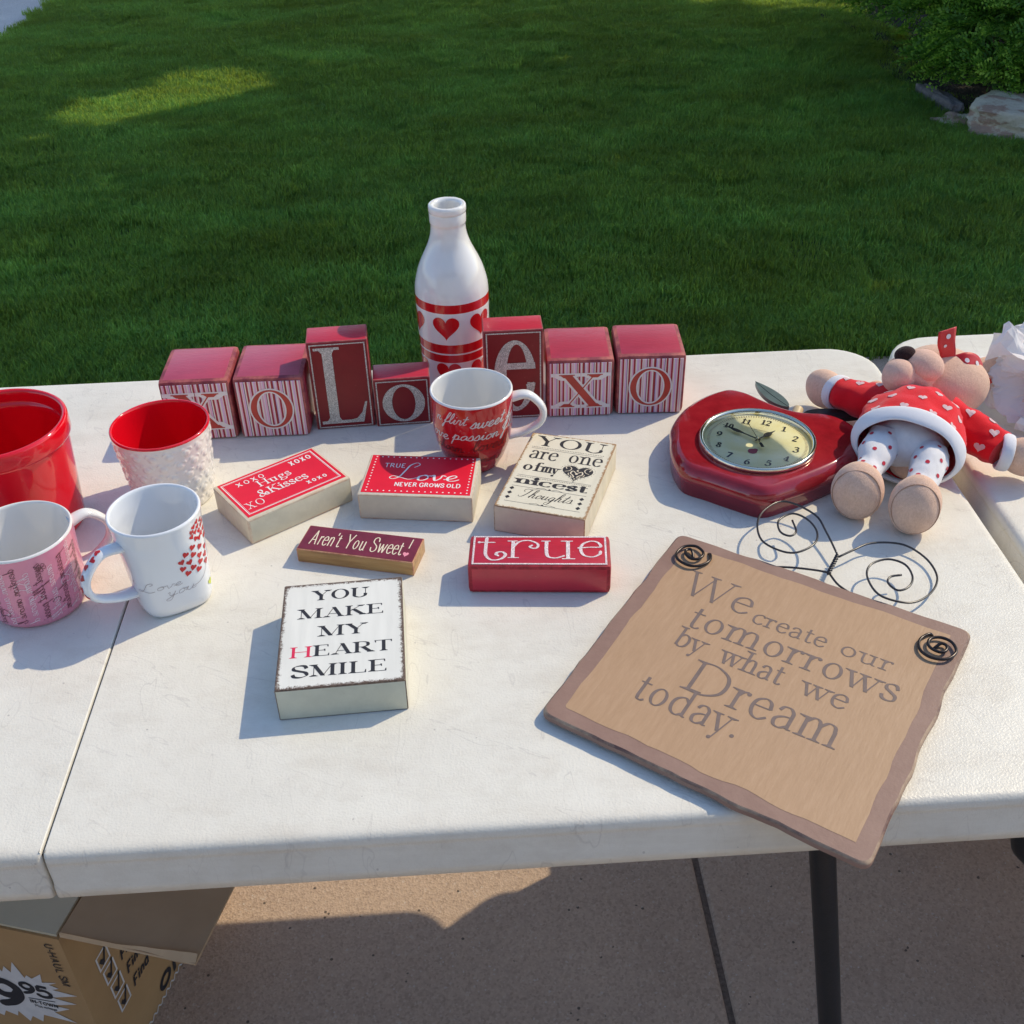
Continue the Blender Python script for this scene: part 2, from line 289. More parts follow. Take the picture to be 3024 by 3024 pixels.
def glyph_polys(ch, x, y, sx, sy, style, thick, thin, shear=0):
    P = []; T = lambda p: Vector((x + p[0] * sx + shear * p[1] * sy, y + p[1] * sy))
    if style == 'script':
        w, strokes = SCR.get(ch, SCR[' '])
        for s in strokes:
            pts = [T(p) for p in (catmull([Vector((a, b, 0)) for a, b in s], 7) if len(s) > 2 else s)]
            pts = [Vector((p[0], p[1])) for p in pts]
            _strip(pts, lambda d, t: thin + (thick - thin) * (abs(d.y) ** 2 if d.y < 0 or thick < thin * 1.3 else 0.25 * abs(d.y)), P)
            P.append(disc(pts[0], thin * 0.5, 6)); P.append(disc(pts[-1], thin * 0.5, 6))
        return P
    w, strokes, serifs = CAPS[ch]
    for s in strokes:
        md = s[0]
        if md == 'D': P.append(disc(T(s[1]), max(thick * .62, thin * .6), 12)); continue
        if md == 'T':
            if style != 'serif': continue
            a, b = T(s[1]), T(s[2]); e = thick * .28
            P.append([a + Vector((-thin * .5 - e, 0)), a + Vector((thin * .5, 0)), b + Vector((thin * .5, 0)), b + Vector((-thin * .5, 0))]); continue
        if s[1] == 'o':
            cx, cy, rx, ry = s[2]; n = 40; c = T((cx, cy)); RX = rx * sx; RY = ry * sy
            tx = thick if style == 'serif' else thin; O = []; I = []
            for k in range(n):
                a = 2 * pi * k / n; O.append(Vector((c.x + shear * RY * sin(a) + (RX + tx * .25) * cos(a), c.y + RY * sin(a))))
                ti = -0.0 if style != 'serif' else .0
                I.append(Vector((c.x + shear * RY * sin(a) + (RX - tx * .75) * cos(a), c.y + (RY - thin) * sin(a))))
            for k in range(n): j = (k + 1) % n; P.append([O[k], O[j], I[j], I[k]])
            continue
        if s[1] == 's':
            pts = [T((p[0], p[1])) for p in catmull([Vector((a, b, 0)) for a, b in s[2:]], 6)]
            if md == 'N': wf = lambda d, t: thin + (thick - thin) * abs(d.y * cos(.45) - d.x * sin(.45)) ** 1.4
            else: wf = lambda d, t: thin + (thick - thin) * abs(d.y) ** 1.6
            _strip(pts, wf, P)
            if style != 'serif': P.append(disc(pts[0], thin * .5, 8)); P.append(disc(pts[-1], thin * .5, 8))
            continue
        a, b = T(s[1]), T(s[2]); wd = thick if md == 'K' else thin
        if style == 'serif' or True:
            if md == 'H' and abs(a.y - b.y) < 1e-6:      # bars stay inside the line height
                yy = a.y; 
                P.append([Vector((a.x, yy - wd / 2)), Vector((b.x, yy - wd / 2)), Vector((b.x, yy + wd / 2)), Vector((a.x, yy + wd / 2))]); continue
            d = (b - a); hx = wd / 2 * d.length / max(abs(d.y), 1e-6) if abs(d.y) > abs(d.x) * .4 else None
            if hx: P.append([a - Vector((hx, 0)), a + Vector((hx, 0)), b + Vector((hx, 0)), b - Vector((hx, 0))])
            else: _strip([a, b], lambda d, t: wd, P)
    if style == 'serif':
        for (px, py) in serifs:
            c = T((px, py)); hw = thick * .5 + thin * 1.5 + sx * .045; up = 1 if (py < .3) else -1; t = thin * .9
            P.append([c + Vector((-hw, 0)), c + Vector((hw, 0)), c + Vector((hw, t * up)), c + Vector((-hw, t * up))])
            P.append([c + Vector((-hw * .8, t * up)), c + Vector((hw * .8, t * up)), c + Vector((thick * .42, (t + thick * .35) * up)), c + Vector((-thick * .42, (t + thick * .35) * up))])
    return P
def text_polys(s, x0, x1, y, cap, style='serif', thick=.13, thin=.035, shear=0, rise=0, track=0.0):
    """letters of cap height `cap` fitted between x0 and x1 with the baseline at y"""
    tab = SCR if style == 'script' else CAPS
    ws = [tab.get(c, tab[' '])[0] + track for c in s]; tot = sum(ws) - track - (0.12 if style != 'script' else 0); sx = (x1 - x0) / tot
    x = x0 - (0.06 * sx if style != 'script' else 0); P = []
    for c, w in zip(s, ws):
        P += glyph_polys(c, x, y + rise * (x - x0), sx, cap, style, thick * cap, thin * cap, shear); x += w * sx
    return P
def heart_poly(cx, cy, w, h, n=26, rot=0):
    P = []
    for k in range(n):
        t = 2 * pi * k / n; X = 16 * sin(t) ** 3 / 32 * w; Y = (13 * cos(t) - 5 * cos(2 * t) - 2 * cos(3 * t) - cos(4 * t) + 2.5) / 29 * h
        P.append(Vector((cx + X * cos(rot) - Y * sin(rot), cy + X * sin(rot) + Y * cos(rot))))
    return P
def rect(x0, y0, x1, y1): return [Vector((x0, y0)), Vector((x1, y0)), Vector((x1, y1)), Vector((x0, y1))]
def frame_polys(x0, y0, x1, y1, t): return [rect(x0, y0, x1, y0 + t), rect(x0, y1 - t, x1, y1), rect(x0, y0, x0 + t, y1), rect(x1 - t, y0, x1, y1)]
def line_poly(a, b, w):
    P = []; _strip([Vector(a), Vector(b)], lambda d, t: w, P); return P
def polymesh(polys, grid=None, scale=1.0):
    """union of the polygons as one flat triangle mesh (no overlapping faces)"""
    tris = []
    for p in polys:
        p = [Vector((v[0] * scale, v[1] * scale)) for v in p]
        ar = sum(a.x * b.y - b.x * a.y for a, b in zip(p, p[1:] + p[:1]))
        if ar < 0: p.reverse()
        if len(p) == 4:
            for t in ((p[0], p[1], p[2]), (p[0], p[2], p[3])):
                q = (t[1] - t[0]).x * (t[2] - t[0]).y - (t[1] - t[0]).y * (t[2] - t[0]).x
                if abs(q) > 1e-5: tris.append(list(t) if q > 0 else [t[0], t[2], t[1]])
        elif abs(ar) > 1e-6: tris.append(p)
    bb = [(min(v.x for v in t), min(v.y for v in t), max(v.x for v in t), max(v.y for v in t)) for t in tris]
    par = list(range(len(tris)))
    def find(i):
        while par[i] != i: par[i] = par[par[i]]; i = par[i]
        return i
    order = sorted(range(len(tris)), key=lambda i: bb[i][0]); active = []
    for i in order:
        active = [j for j in active if bb[j][2] >= bb[i][0]]
        for j in active:
            if bb[j][1] <= bb[i][3] and bb[j][3] >= bb[i][1]: par[find(i)] = find(j)
        active.append(i)
    groups = {}
    for i in range(len(tris)): groups.setdefault(find(i), []).append(tris[i])
    OV = []; OF = []
    for g in groups.values():
        vs = []; fs = []
        for p in g:
            k = len(vs); vs += p; fs.append(list(range(k, k + len(p))))
        if grid:
            xs = [v.x for v in vs]; ys = [v.y for v in vs]; x = min(xs) + grid * .37; y1 = max(ys); x1 = max(xs); y0 = min(ys)
            while x < x1:
                y = y0 + grid * .41
                while y < y1: vs.append(Vector((x, y))); y += grid
                x += grid
        r = delaunay_2d_cdt(vs, [], fs, 0, 1e-5)
        V = r[0]; F = [f for f, o in zip(r[2], r[5]) if o]
        used = sorted({i for f in F for i in f}); k0 = len(OV); mp = {a: k0 + b for b, a in enumerate(used)}
        for f in F:
            a, b, c = [V[i] for i in f[:3]]; h = [mp[i] for i in f]
            if (b - a).x * (c - a).y - (b - a).y * (c - a).x < 0: h.reverse()
            OF.append(h)
        OV += [V[i] for i in used]
    return OV, OF
def decal(name, polys, mat, parent, mapf, grid=None, label=None):
    V, F = polymesh(polys, grid); return mk(name, [mapf(v.x, v.y) for v in V], F, mat, parent, label=label)
def top_map(z): return lambda x, y: Vector((x * .001, y * .001, z))
def front_map(y): return lambda x, z: Vector((x * .001, y, z * .001))
def cyl_map(rf, az0, off=.00018):
    """x = arc length in mm from azimuth az0 (to the right seen from outside), y = height in mm"""
    def f(x, y):
        z = y * .001; r = rf(z) + off; a = az0 + x * .001 / rf(0.06); return Vector((r * cos(a), r * sin(a), z))
    return f

# ------------------------------------------------------------------ shared materials
def mat_table():
    q = N('blow_moulded_white_plastic'); c = q.coord()
    base = q.ramp(q.noise(3.2, 6, .6, c), [(.25, (.68, .65, .57)), (.5, (.765, .735, .645)), (.8, (.81, .78, .69))])
    dirt = q.ramp(q.noise(9, 8, .75, c, (1, 2.2, 1)), [(.48, (0, 0, 0)), (.78, (1, 1, 1))])
    k = q.mix(q.math('MULTIPLY', dirt, .48), base, (.52, .46, .37)); k = q.mix(q.math('MULTIPLY', q.ramp(q.noise(60, 6, .8, c, (1, .5, 1)), [(.5, (0, 0, 0)), (.7, (1, 1, 1))]), .12), k, (.45, .40, .33))
    sp = q.n('ShaderNodeTexVoronoi'); sp.inputs['Scale'].default_value = 48; q.l(c, sp.inputs['Vector'])
    dot = q.math('MULTIPLY', q.math('LESS_THAN', sp.outputs['Distance'], .05), q.math('GREATER_THAN', q.noise(21, 2, .5, c), .53))
    k = q.mix(q.math('MULTIPLY', dot, .55), k, (.36, .33, .30))
    mr_ = q.n('ShaderNodeMapping'); mr_.inputs['Rotation'].default_value = (0, 0, .5); q.l(c, mr_.inputs[0]); scr = q.noise(7, 3, .45, mr_.outputs[0], (1, 5, 1)); scr = q.math('ADD', q.ramp(scr, [(.594, (0, 0, 0)), (.600, (1, 1, 1)), (.606, (0, 0, 0))]), q.ramp(q.noise(9, 2, .4, c, (5, 1, 1)), [(.632, (0, 0, 0)), (.638, (1, 1, 1)), (.644, (0, 0, 0))]))
    k = q.mix(q.math('MULTIPLY', q.math('MULTIPLY', scr, q.noise(4, 2, .5, c)), .8), k, (.45, .42, .38))
    sx = q.n('ShaderNodeSeparateXYZ'); q.l(c, sx.inputs[0])
    edge = q.math('SUBTRACT', 1.0, q.math('SMOOTH_MIN', q.math('MULTIPLY', q.math('ADD', sx.outputs[1], -.004), 55.0), 1.0, .1))
    grime = q.math('MULTIPLY', q.math('MULTIPLY', edge, q.noise(38, 6, .7, c, (.5, 1, 3))), .35)
    k = q.mix(grime, k, (.42, .34, .25))
    q.color(k); q.set(Roughness=.36); q.b.inputs['Specular IOR Level'].default_value = .5
    b1 = q.bump(q.noise(480, 4, .6, c), .00038, 1.0); q.bump(q.noise(60, 3, .5, c), .0006, .6, b1)
    return q.m
M_TABLE = mat_table()
M_TABLEIN = simple('grey_plastic_underside', (.45, .44, .42, 1), .6, .1, 30)
M_SEAM = simple('dark_seam_grime', (.05, .042, .035, 1), .8, .3, 90)
M_BLACK = simple('black_powder_coat', (.012, .012, .014, 1), .35, .2, 80, .0002, 300)
M_WIRE = simple('dark_wire', (.016, .014, .018, 1), .28, .2, 300, metal=.0, spec=.7)
M_COIL = simple('dark_polished_wire', (.035, .028, .027, 1), .28, .2, 300, metal=.6)
M_INK = simple('black_ink', (.018, .018, .024, 1), .6, .25, 900)
M_WHITEINK = simple('white_ink', (.82, .80, .77, 1), .55, .05, 500)
M_CREAMINK = simple('cream_ink', (.80, .70, .52, 1), .6, .06, 500)
def glitter(name, a, b, sc=1500):
    q = N(name); v = q.n('ShaderNodeTexVoronoi'); v.inputs['Scale'].default_value = sc; q.l(q.coord(), v.inputs['Vector'])
    q.color(q.ramp(v.outputs['Color'], [(.15, a), (.55, tuple((x + y) / 2 for x, y in zip(a, b))), (.95, b)])); q.set(Roughness=.42, Metallic=.25)
    q.bump(v.outputs['Distance'], .0004); return q.m
M_GLIT = glitter('silver_glitter', (.28, .27, .25), (.80, .79, .76), 1300)
M_PINKGLIT = glitter('pale_pink_glitter', (.58, .46, .48), (.92, .84, .86), 1500)

# ================================================================== THE SETTING
GX = lambda x, y: (x, y, 0)
def mat_concrete(name='exposed_concrete', tint=(1, 1, 1)):
    q = N(name); c = q.coord(True)
    v = q.n('ShaderNodeTexVoronoi'); v.inputs['Scale'].default_value = 330; q.l(c, v.inputs['Vector'])
    t = lambda a: tuple(x * y for x, y in zip(a, tint))
    grain = q.ramp(v.outputs['Color'], [(.1, t((.28, .195, .14))), (.35, t((.46, .335, .245))), (.6, t((.53, .385, .28))), (.85, t((.62, .46, .34))), (.97, t((.62, .56, .49)))])
    big = q.ramp(q.noise(2.4, 5, .6, c), [(.3, t((.33, .24, .185))), (.7, t((.52, .385, .29)))])
    k = q.mix(.55, grain, big)
    v2 = q.n('ShaderNodeTexVoronoi'); v2.inputs['Scale'].default_value = 60; q.l(c, v2.inputs['Vector'])
    dk = q.math('MULTIPLY', q.math('LESS_THAN', v2.outputs['Distance'], .13), q.math('GREATER_THAN', q.noise(31, 2, .5, c), .58))
    k = q.mix(q.math('MULTIPLY', dk, .8), k, (.025, .022, .02))
    v3 = q.n('ShaderNodeTexVoronoi'); v3.inputs['Scale'].default_value = 85; q.l(c, v3.inputs['Vector'])
    wt = q.math('MULTIPLY', q.math('LESS_THAN', v3.outputs['Distance'], .09), q.math('GREATER_THAN', q.noise(17, 2, .5, c), .56))
    k = q.mix(q.math('MULTIPLY', wt, .8), k, (.6, .55, .5))
    q.color(k); q.set(Roughness=.9)
    b = q.bump(q.noise(520, 6, .8, c), .0010, .8); q.bump(v.outputs['Distance'], .0012, .6, b); return q.m
M_CONC = mat_concrete()
M_PATH = mat_concrete('pale_walk_concrete', (1.5, 1.8, 2.1))
def slab(name, x0, y0, x1, y1, mat, z=0.0, t=.1, bev=.006):
    bm = box_bm(x1 - x0, y1 - y0, t, bev, 3, z - t)
    for v in bm.verts: v.co.x += (x0 + x1) / 2; v.co.y += (y0 + y1) / 2
    o = from_bm(name, bm, mat, smooth=40); o['kind'] = 'structure'; return o
slab('driveway', -3.6, -3.2, .646, 1.985, M_CONC, bev=.009)
slab('driveway', .654, -3.2, 4.6, 1.985, M_CONC, bev=.009)
# shallow tooled line beside the joint
bm = bmesh.new()
slab('joint_filler', .640, -3.2, .660, 1.985, simple('joint_dirt', (.16, .125, .10, 1), .95, .4, 200, .001, 300), z=-.005, t=.05, bev=0)
soil = N('lawn_soil'); c = soil.coord(True)
soil.color(soil.ramp(soil.noise(14, 6, .7, c), [(.3, (.03, .05, .018)), (.7, (.06, .085, .032))])); soil.set(Roughness=.95)
o = mk('ground', [(-300, -300, -.10), (300, -300, -.10), (300, 300, -.10), (-300, 300, -.10)], [(0, 1, 2, 3)], soil.m); o['kind'] = 'structure'
def lawn_h(x, y): return .012 * noise.noise(Vector((x * .8, y * .8, 3))) + .008 * noise.noise(Vector((x * 3, y * 3, 9)))
V = []; F = []; nx, ny = 90, 110
for j in range(ny + 1):
    for i in range(nx + 1):
        x = -1.975 + i * (9.0 / nx); y = 1.995 + j * (11.0 / ny); V.append((x, y, -.004 + lawn_h(x, y) * min(1, .2 + (y - 1.995))))
for j in range(ny):
    for i in range(nx): a = j * (nx + 1) + i; F.append((a, a + 1, a + nx + 2, a + nx + 1))
o = mk('lawn', V, F, soil.m, smooth=True); o['kind'] = 'structure'
slab('walkway', -3.6, 2.0, -1.985, 16, M_PATH, z=.012, bev=.01)

# ---- lawn grass: clumps of real blades scattered by geometry nodes
def mat_grass():
    q = N('grass_blades'); c = q.coord(True)
    big = q.noise(1.3, 4, .6, c); mid = q.noise(7, 5, .65, c)
    a = q.ramp(mid, [(.28, (.024, .105, .030)), (.5, (.060, .21, .050)), (.72, (.125, .30, .070))])
    b = q.ramp(big, [(.35, (.024, .14, .042)), (.65, (.115, .26, .058))])
    k = q.mix(.5, a, b)
    mac = q.ramp(q.noise(2.3, 5, .62, c, (.6, 1.3, 1)), [(.32, (.50, .56, .48)), (.5, (.95, 1.0, 1.0)), (.66, (1.5, 1.55, 1.65))])
    mm = q.n('ShaderNodeMix', data_type='RGBA', blend_type='MULTIPLY'); mm.inputs[0].default_value = 1; q.l(k, mm.inputs[6]); q.l(mac, mm.inputs[7]); k = mm.outputs[2]
    rnd = q.n('ShaderNodeAttribute', attribute_name='blade'); 
    k2 = q.ramp(rnd.outputs['Fac'], [(0, (.55, .6, .5)), (.55, (1, 1, 1)), (.9, (1.35, 1.25, 1.0)), (.96, (2.6, 1.9, 1.5)), (1, (2.9, 2.0, 1.6))])
    m = q.n('ShaderNodeMix', data_type='RGBA', blend_type='MULTIPLY'); m.inputs[0].default_value = 1; q.l(k, m.inputs[6]); q.l(k2, m.inputs[7])
    q.color(m.outputs[2]); q.set(Roughness=.5); q.b.inputs['Specular IOR Level'].default_value = .3
    tr = q.n('ShaderNodeBsdfTranslucent'); q.l(q.mix(.42, m.outputs[2], (.88, .98, .10)), tr.inputs[0]); mx = q.n('ShaderNodeMixShader'); mx.inputs[0].default_value = .55
    q.l(q.b.outputs[0], mx.inputs[1]); q.l(tr.outputs[0], mx.inputs[2]); q.l(mx.outputs[0], q.t.nodes['Material Output'].inputs[0]); return q.m
M_GRASS = mat_grass()
def grass_patch(seed, size=.30, count=2100):
    rd = random.Random(seed); V = []; F = []; A = []
    for i in range(count):
        x = rd.uniform(-size / 2, size / 2) * 1.12; y = rd.uniform(-size / 2, size / 2) * 1.12
        h = rd.uniform(.014, .031) * (1 + .35 * noise.noise(Vector((x * 14, y * 14, seed)))); w = rd.uniform(.0010, .0019)
        a = rd.uniform(0, 2 * pi); b = a + rd.uniform(-.9, .9); ln = rd.uniform(.1, .9) * h
        dx, dy = cos(a) * w, sin(a) * w; lx, ly = -sin(b) * ln, cos(b) * ln; k = len(V); z0 = -.012
        V += [(x - dx, y - dy, z0), (x + dx, y + dy, z0), (x - dx * .8 + lx * .35, y - dy * .8 + ly * .35, h * .62), (x + dx * .8 + lx * .35, y + dy * .8 + ly * .35, h * .62), (x + lx, y + ly, h)]
        F += [(k, k + 1, k + 3, k + 2), (k + 2, k + 3, k + 4)]; r = rd.random(); A += [r, r]
    me = bpy.data.meshes.new('grass_clump'); me.from_pydata(V, [], F); me.materials.append(M_GRASS)
    at = me.attributes.new('blade', 'FLOAT', 'FACE'); at.data.foreach_set('value', A)
    return me
# clump shapes grow at the lawn's far back corners as ordinary pieces of the same turf
clumps = bpy.data.collections.new('grass_clumps')
for s in range(5):
    o = bpy.data.objects.new('grass_clump', grass_patch(s)); o['kind'] = 'stuff'; clumps.objects.link(o)
def in_bed(x, y): return y > 3.30 and x > 2.36 + max(0, 3.95 - y) * .62 + max(0, y - 4.3) * .15 + .03 * noise.noise(Vector((0, y * 6, 0)))
P = []; RZ = []
rd = random.Random(3); step = .18
y = 2.12
while y < 9.4:
    x = -2.02
    while x < min(5.2, 2.6 + y * .42):
        px, py = x + rd.uniform(-.06, .06), y + rd.uniform(-.05, .06)
        if py > 2.10 and px > -1.87 and not in_bed(px - .03, py): P.append((px, py, lawn_h(px, py) * min(1, .2 + (py - 2.085)) + .004))
        x += step
    y += step
for k in range(125): P.append((-1.835 + rd.uniform(-.015, .015), 2.15 + k * .06, .006))
for k in range(150): P.append((-1.84 + k * .062, 2.125 + rd.uniform(-.012, .02), .002))
me = bpy.data.meshes.new('lawn_grass'); me.from_pydata(P, [], []); lg = bpy.data.objects.new('lawn_grass', me); COL.objects.link(lg)
tag(lg, 'short dense green lawn grass behind the tables', 'grass', kind='stuff')
ng = bpy.data.node_groups.new('scatter_grass', 'GeometryNodeTree')
ng.interface.new_socket('Geometry', in_out='INPUT', socket_type='NodeSocketGeometry'); ng.interface.new_socket('Geometry', in_out='OUTPUT', socket_type='NodeSocketGeometry')
gi = ng.nodes.new('NodeGroupInput'); go = ng.nodes.new('NodeGroupOutput'); iop = ng.nodes.new('GeometryNodeInstanceOnPoints')
ci = ng.nodes.new('GeometryNodeCollectionInfo'); ci.inputs[0].default_value = clumps; ci.inputs[1].default_value = True; ci.inputs[2].default_value = True
rv = ng.nodes.new('FunctionNodeRandomValue'); rv.data_type = 'FLOAT_VECTOR'; rv.inputs[0].default_value = (-.05, -.05, 0); rv.inputs[1].default_value = (.05, .05, 6.283)
rs = ng.nodes.new('FunctionNodeRandomValue'); rs.data_type = 'FLOAT'; rs.inputs[2].default_value = .8; rs.inputs[3].default_value = 1.15; rs.inputs['Seed'].default_value = 5
ng.links.new(gi.outputs[0], iop.inputs['Points']); ng.links.new(ci.outputs[0], iop.inputs['Instance']); iop.inputs['Pick Instance'].default_value = True
ng.links.new(rv.outputs[0], iop.inputs['Rotation']); ng.links.new(rs.outputs[1], iop.inputs['Scale']); ng.links.new(iop.outputs[0], go.inputs[0])
md = lg.modifiers.new('scatter', 'NODES'); md.node_group = ng

# ---- juniper bush, stones
M_JUN = N('juniper_foliage'); c = M_JUN.coord(True)
at = M_JUN.n('ShaderNodeAttribute', attribute_name='tone')
k = M_JUN.ramp(at.outputs['Fac'], [(0, (.035, .10, .012)), (.5, (.13, .30, .03)), (.85, (.29, .50, .05)), (1, (.42, .62, .08))])
M_JUN.color(k); M_JUN.set(Roughness=.55)
tr = M_JUN.n('ShaderNodeBsdfTranslucent'); M_JUN.l(k, tr.inputs[0]); mx = M_JUN.n('ShaderNodeMixShader'); mx.inputs[0].default_value = .5
M_JUN.l(M_JUN.b.outputs[0], mx.inputs[1]); M_JUN.l(tr.outputs[0], mx.inputs[2]); M_JUN.l(mx.outputs[0], M_JUN.t.nodes['Material Output'].inputs[0]); M_JUN = M_JUN.m
def juniper(name, centre, rad, count, seed, label):
    rd = random.Random(seed); V = []; F = []; A = []
    def leaf(p, d, n, w, L, tone):
        s = d.cross(n).normalized() * w; k = len(V); V.extend([p, p + d * L * .55 + s, p + d * L, p + d * L * .55 - s]); F.append((k, k + 1, k + 2, k + 3)); A.append(tone)
    for i in range(count):
        u = Vector((rd.gauss(0, 1), rd.gauss(0, 1), abs(rd.gauss(0, .8)) - .25)).normalized(); q = rd.uniform(.72, 1.05)
        lump = 1 + .22 * noise.noise(u * 3 + Vector((seed, 0, 0)))
        p = Vector((u.x * rad[0], u.y * rad[1], u.z * rad[2])) * q * lump
        if p.z + centre[2] < .04: continue
        d = Vector((u.x, u.y, u.z * .2 + rd.uniform(-.15, .22))).normalized(); d = (d * .75 + Vector((rd.uniform(-.8, .8), rd.uniform(-.8, .8), rd.uniform(-.1, .15)))).normalized()
        o3 = Vector((u.x * .8, u.y * .8, .55 + u.z * .4)) + Vector((rd.uniform(-.4, .4), rd.uniform(-.4, .4), rd.uniform(-.2, .3))); n = o3 - d * d.dot(o3); n.normalize(); sd = d.cross(n); L = rd.uniform(.09, .18); base = rd.random() * .45
        for t in range(8):
            f = t / 8; pt = p + d * L * f - Vector((0, 0, 1)) * .03 * f * f
            for sg in (-1, 1):
                dd = (d * .7 + sd * sg * (1.0 - f * .6)).normalized(); l2 = L * .42 * (1 - f * .65)
                for m in range(3):
                    pm = pt + dd * l2 * m / 3; jj = Vector((rd.uniform(-.3, .3), rd.uniform(-.3, .3), rd.uniform(-.1, .35)))
                    leaf(pm, (dd + jj * 1.5).normalized(), (n + Vector((rd.uniform(-.7, .7), rd.uniform(-.7, .7), rd.uniform(-.7, .7)))).normalized(), .0062, l2 * .45, min(1, base + .25 * f + .18 * m + rd.uniform(-.1, .15)))
    o = thing(name, label, 'bush', centre)
    f = mk('foliage', V, F, M_JUN, o); at = f.data.attributes.new('tone', 'FLOAT', 'FACE'); at.data.foreach_set('value', A); f['kind'] = 'stuff'
    wood = simple('juniper_wood', (.06, .045, .035, 1), .9, .3, 40)
    for b in range(7):
        a = b * .9 + rd.uniform(0, .5); tip = Vector((cos(a) * rad[0] * .8, sin(a) * rad[1] * .8, rd.uniform(0, .6) * rad[2]))
        v, f2 = sweep(catmull([(0, 0, -centre[2]), tip * .4 + Vector((0, 0, -.1)), tip], 5), lambda t: (.018 * (1 - t * .8),) * 2, 6); mk('branch', v, f2, wood, o, True)
    return o
juniper('juniper_bush', (3.12, 4.95, .30), (.72, .90, .42), 2300, 1, 'large spreading green juniper bush above the stones')
juniper('juniper_bush', (4.15, 6.55, .40), (1.15, .95, .55), 1300, 2, 'second juniper bush behind the first at the top edge')
juniper('juniper_bush', (2.78, 4.28, .15), (.38, .34, .20), 620, 3, 'low juniper growth drooping over the pale stone')
rock = N('sandstone'); c = rock.coord()
k = rock.ramp(rock.noise(9, 6, .65, c, (1, 1, 2.5)), [(.30, (.42, .26, .18)), (.44, (.48, .29, .21)), (.50, (.68, .60, .46)), (.75, (.80, .73, .60))])
rock.color(rock.mix(rock.math('MULTIPLY', rock.noise(40, 5, .7, c), .5), k, (.40, .34, .26))); rock.set(Roughness=.92); rock.bump(rock.noise(26, 7, .7, c), .02); ROCK = rock.m
def stone(loc, s, rz, seed, label, mat=ROCK):
    def fn(p, u):
        m = max(abs(u.x), abs(u.y), abs(u.z)) ** .75; p = p / m * .82
        f = 1 + .16 * noise.noise(u * 1.9 + Vector((seed, 0, 0))) + .07 * noise.noise(u * 6 + Vector((seed, 5, 0)))
        return p * f
    bm = ellipsoid(*s, sub=5, fn=fn); o = from_bm('stone', bm, mat, smooth=60); o.location = loc; o.rotation_euler = (0, 0, rz); tag(o, label, 'stone', 'edging stones under the juniper')
stone((2.72, 3.66, .02), (.44, .24, .115), -.55, 1, 'broad flat cream and rust sandstone at the right edge of the lawn')
brick = N('grey_kerb_stone'); c = brick.coord(); brick.color(brick.ramp(brick.noise(24, 6, .7, c), [(.3, (.10, .085, .085)), (.7, (.22, .19, .18))])); brick.set(Roughness=.9); brick.bump(brick.noise(60, 5, .7, c), .006)
stone((2.385, 4.12, -.01), (.045, .20, .075), .16, 4, 'narrow grey edging stone standing under the juniper tips', brick.m)
stone((2.36, 3.86, -.03), (.10, .10, .07), .5, 6, 'small brown stone between the grey kerb stone and the sandstone', ROCK)
mulch = simple('bed_mulch', (.045, .032, .022, 1), .95, .5, 60, .02, 90)
V = []; F = []; n = 34
for i in range(n + 1):
    for j in range(n + 1):
        u, v = i / n, j / n; x = 2.40 + v * 2.6 + .08 * noise.noise(Vector((u * 6, 0, 0))) - u * .12; y = 3.35 + u * 5.0; x += max(0, 3.95 - y) * .62; V.append((x, y, .012 + .03 * noise.noise(Vector((x * 9, y * 9, 0)))))
for i in range(n):
    for j in range(n): a = i * (n + 1) + j; F.append((a, a + 1, a + n + 2, a + n + 1))
o = mk('planting_bed', V, F, mulch, smooth=True); o['kind'] = 'structure'

# ---- shade trees standing to the right of and behind the lawn; gaps in the leaves let the sun patches through
bark = simple('bark', (.10, .075, .055, 1), .9, .35, 20, .01, 30)
leafm = N('tree_leaf'); rn = leafm.n('ShaderNodeNewGeometry').outputs['Random Per Island']
kk = leafm.ramp(rn, [(0, (.06, .12, .025)), (1, (.11, .19, .04))]); leafm.color(kk); leafm.set(Roughness=.5)
tr = leafm.n('ShaderNodeBsdfTranslucent'); leafm.l(kk, tr.inputs[0]); mx = leafm.n('ShaderNodeMixShader'); mx.inputs[0].default_value = .45
leafm.l(leafm.b.outputs[0], mx.inputs[1]); leafm.l(tr.outputs[0], mx.inputs[2]); leafm.l(mx.outputs[0], leafm.t.nodes['Material Output'].inputs[0]); LEAF = leafm.m
TREES = [((5.3, 5.0), 'young shade tree nearest the driveway at the right of the lawn'), ((6.8, 7.6), 'shade tree behind the juniper bushes'), ((3.6, 10.4), 'shade tree at the far side of the lawn'), ((8.2, 4.9), 'shade tree furthest to the right'), ((.4, 11.6), 'shade tree at the far left of the lawn'), ((7.4, 10.6), 'shade tree at the far right corner'), ((3.2, 14.0), 'rearmost shade tree beyond the lawn')]
GAPS = [((-1.22, 4.44), (-.98, 4.60), .22), ((-.98, 4.62), (-.70, 4.80), .22), ((-.86, 4.92), (-.66, 4.88), .18), ((1.55, 6.78), (2.75, 6.02), .42), ((1.75, 6.95), (3.1, 7.3), .5), ((-.33, 4.72), (-.18, 4.74), .022), ((-1.62, 2.62), (-1.25, 2.68), .03)]
def sdist(p, a, b):
    ax, ay = a; bx, by = b; dx, dy = bx - ax, by - ay; t = max(0, min(1, ((p[0] - ax) * dx + (p[1] - ay) * dy) / (dx * dx + dy * dy))); return hypot(p[0] - ax - t * dx, p[1] - ay - t * dy)
KX, KY = cos(AZ) / math.tan(EL), sin(AZ) / math.tan(EL)
rd = random.Random(11); LV = [[] for _ in TREES]; LF = [[] for _ in TREES]
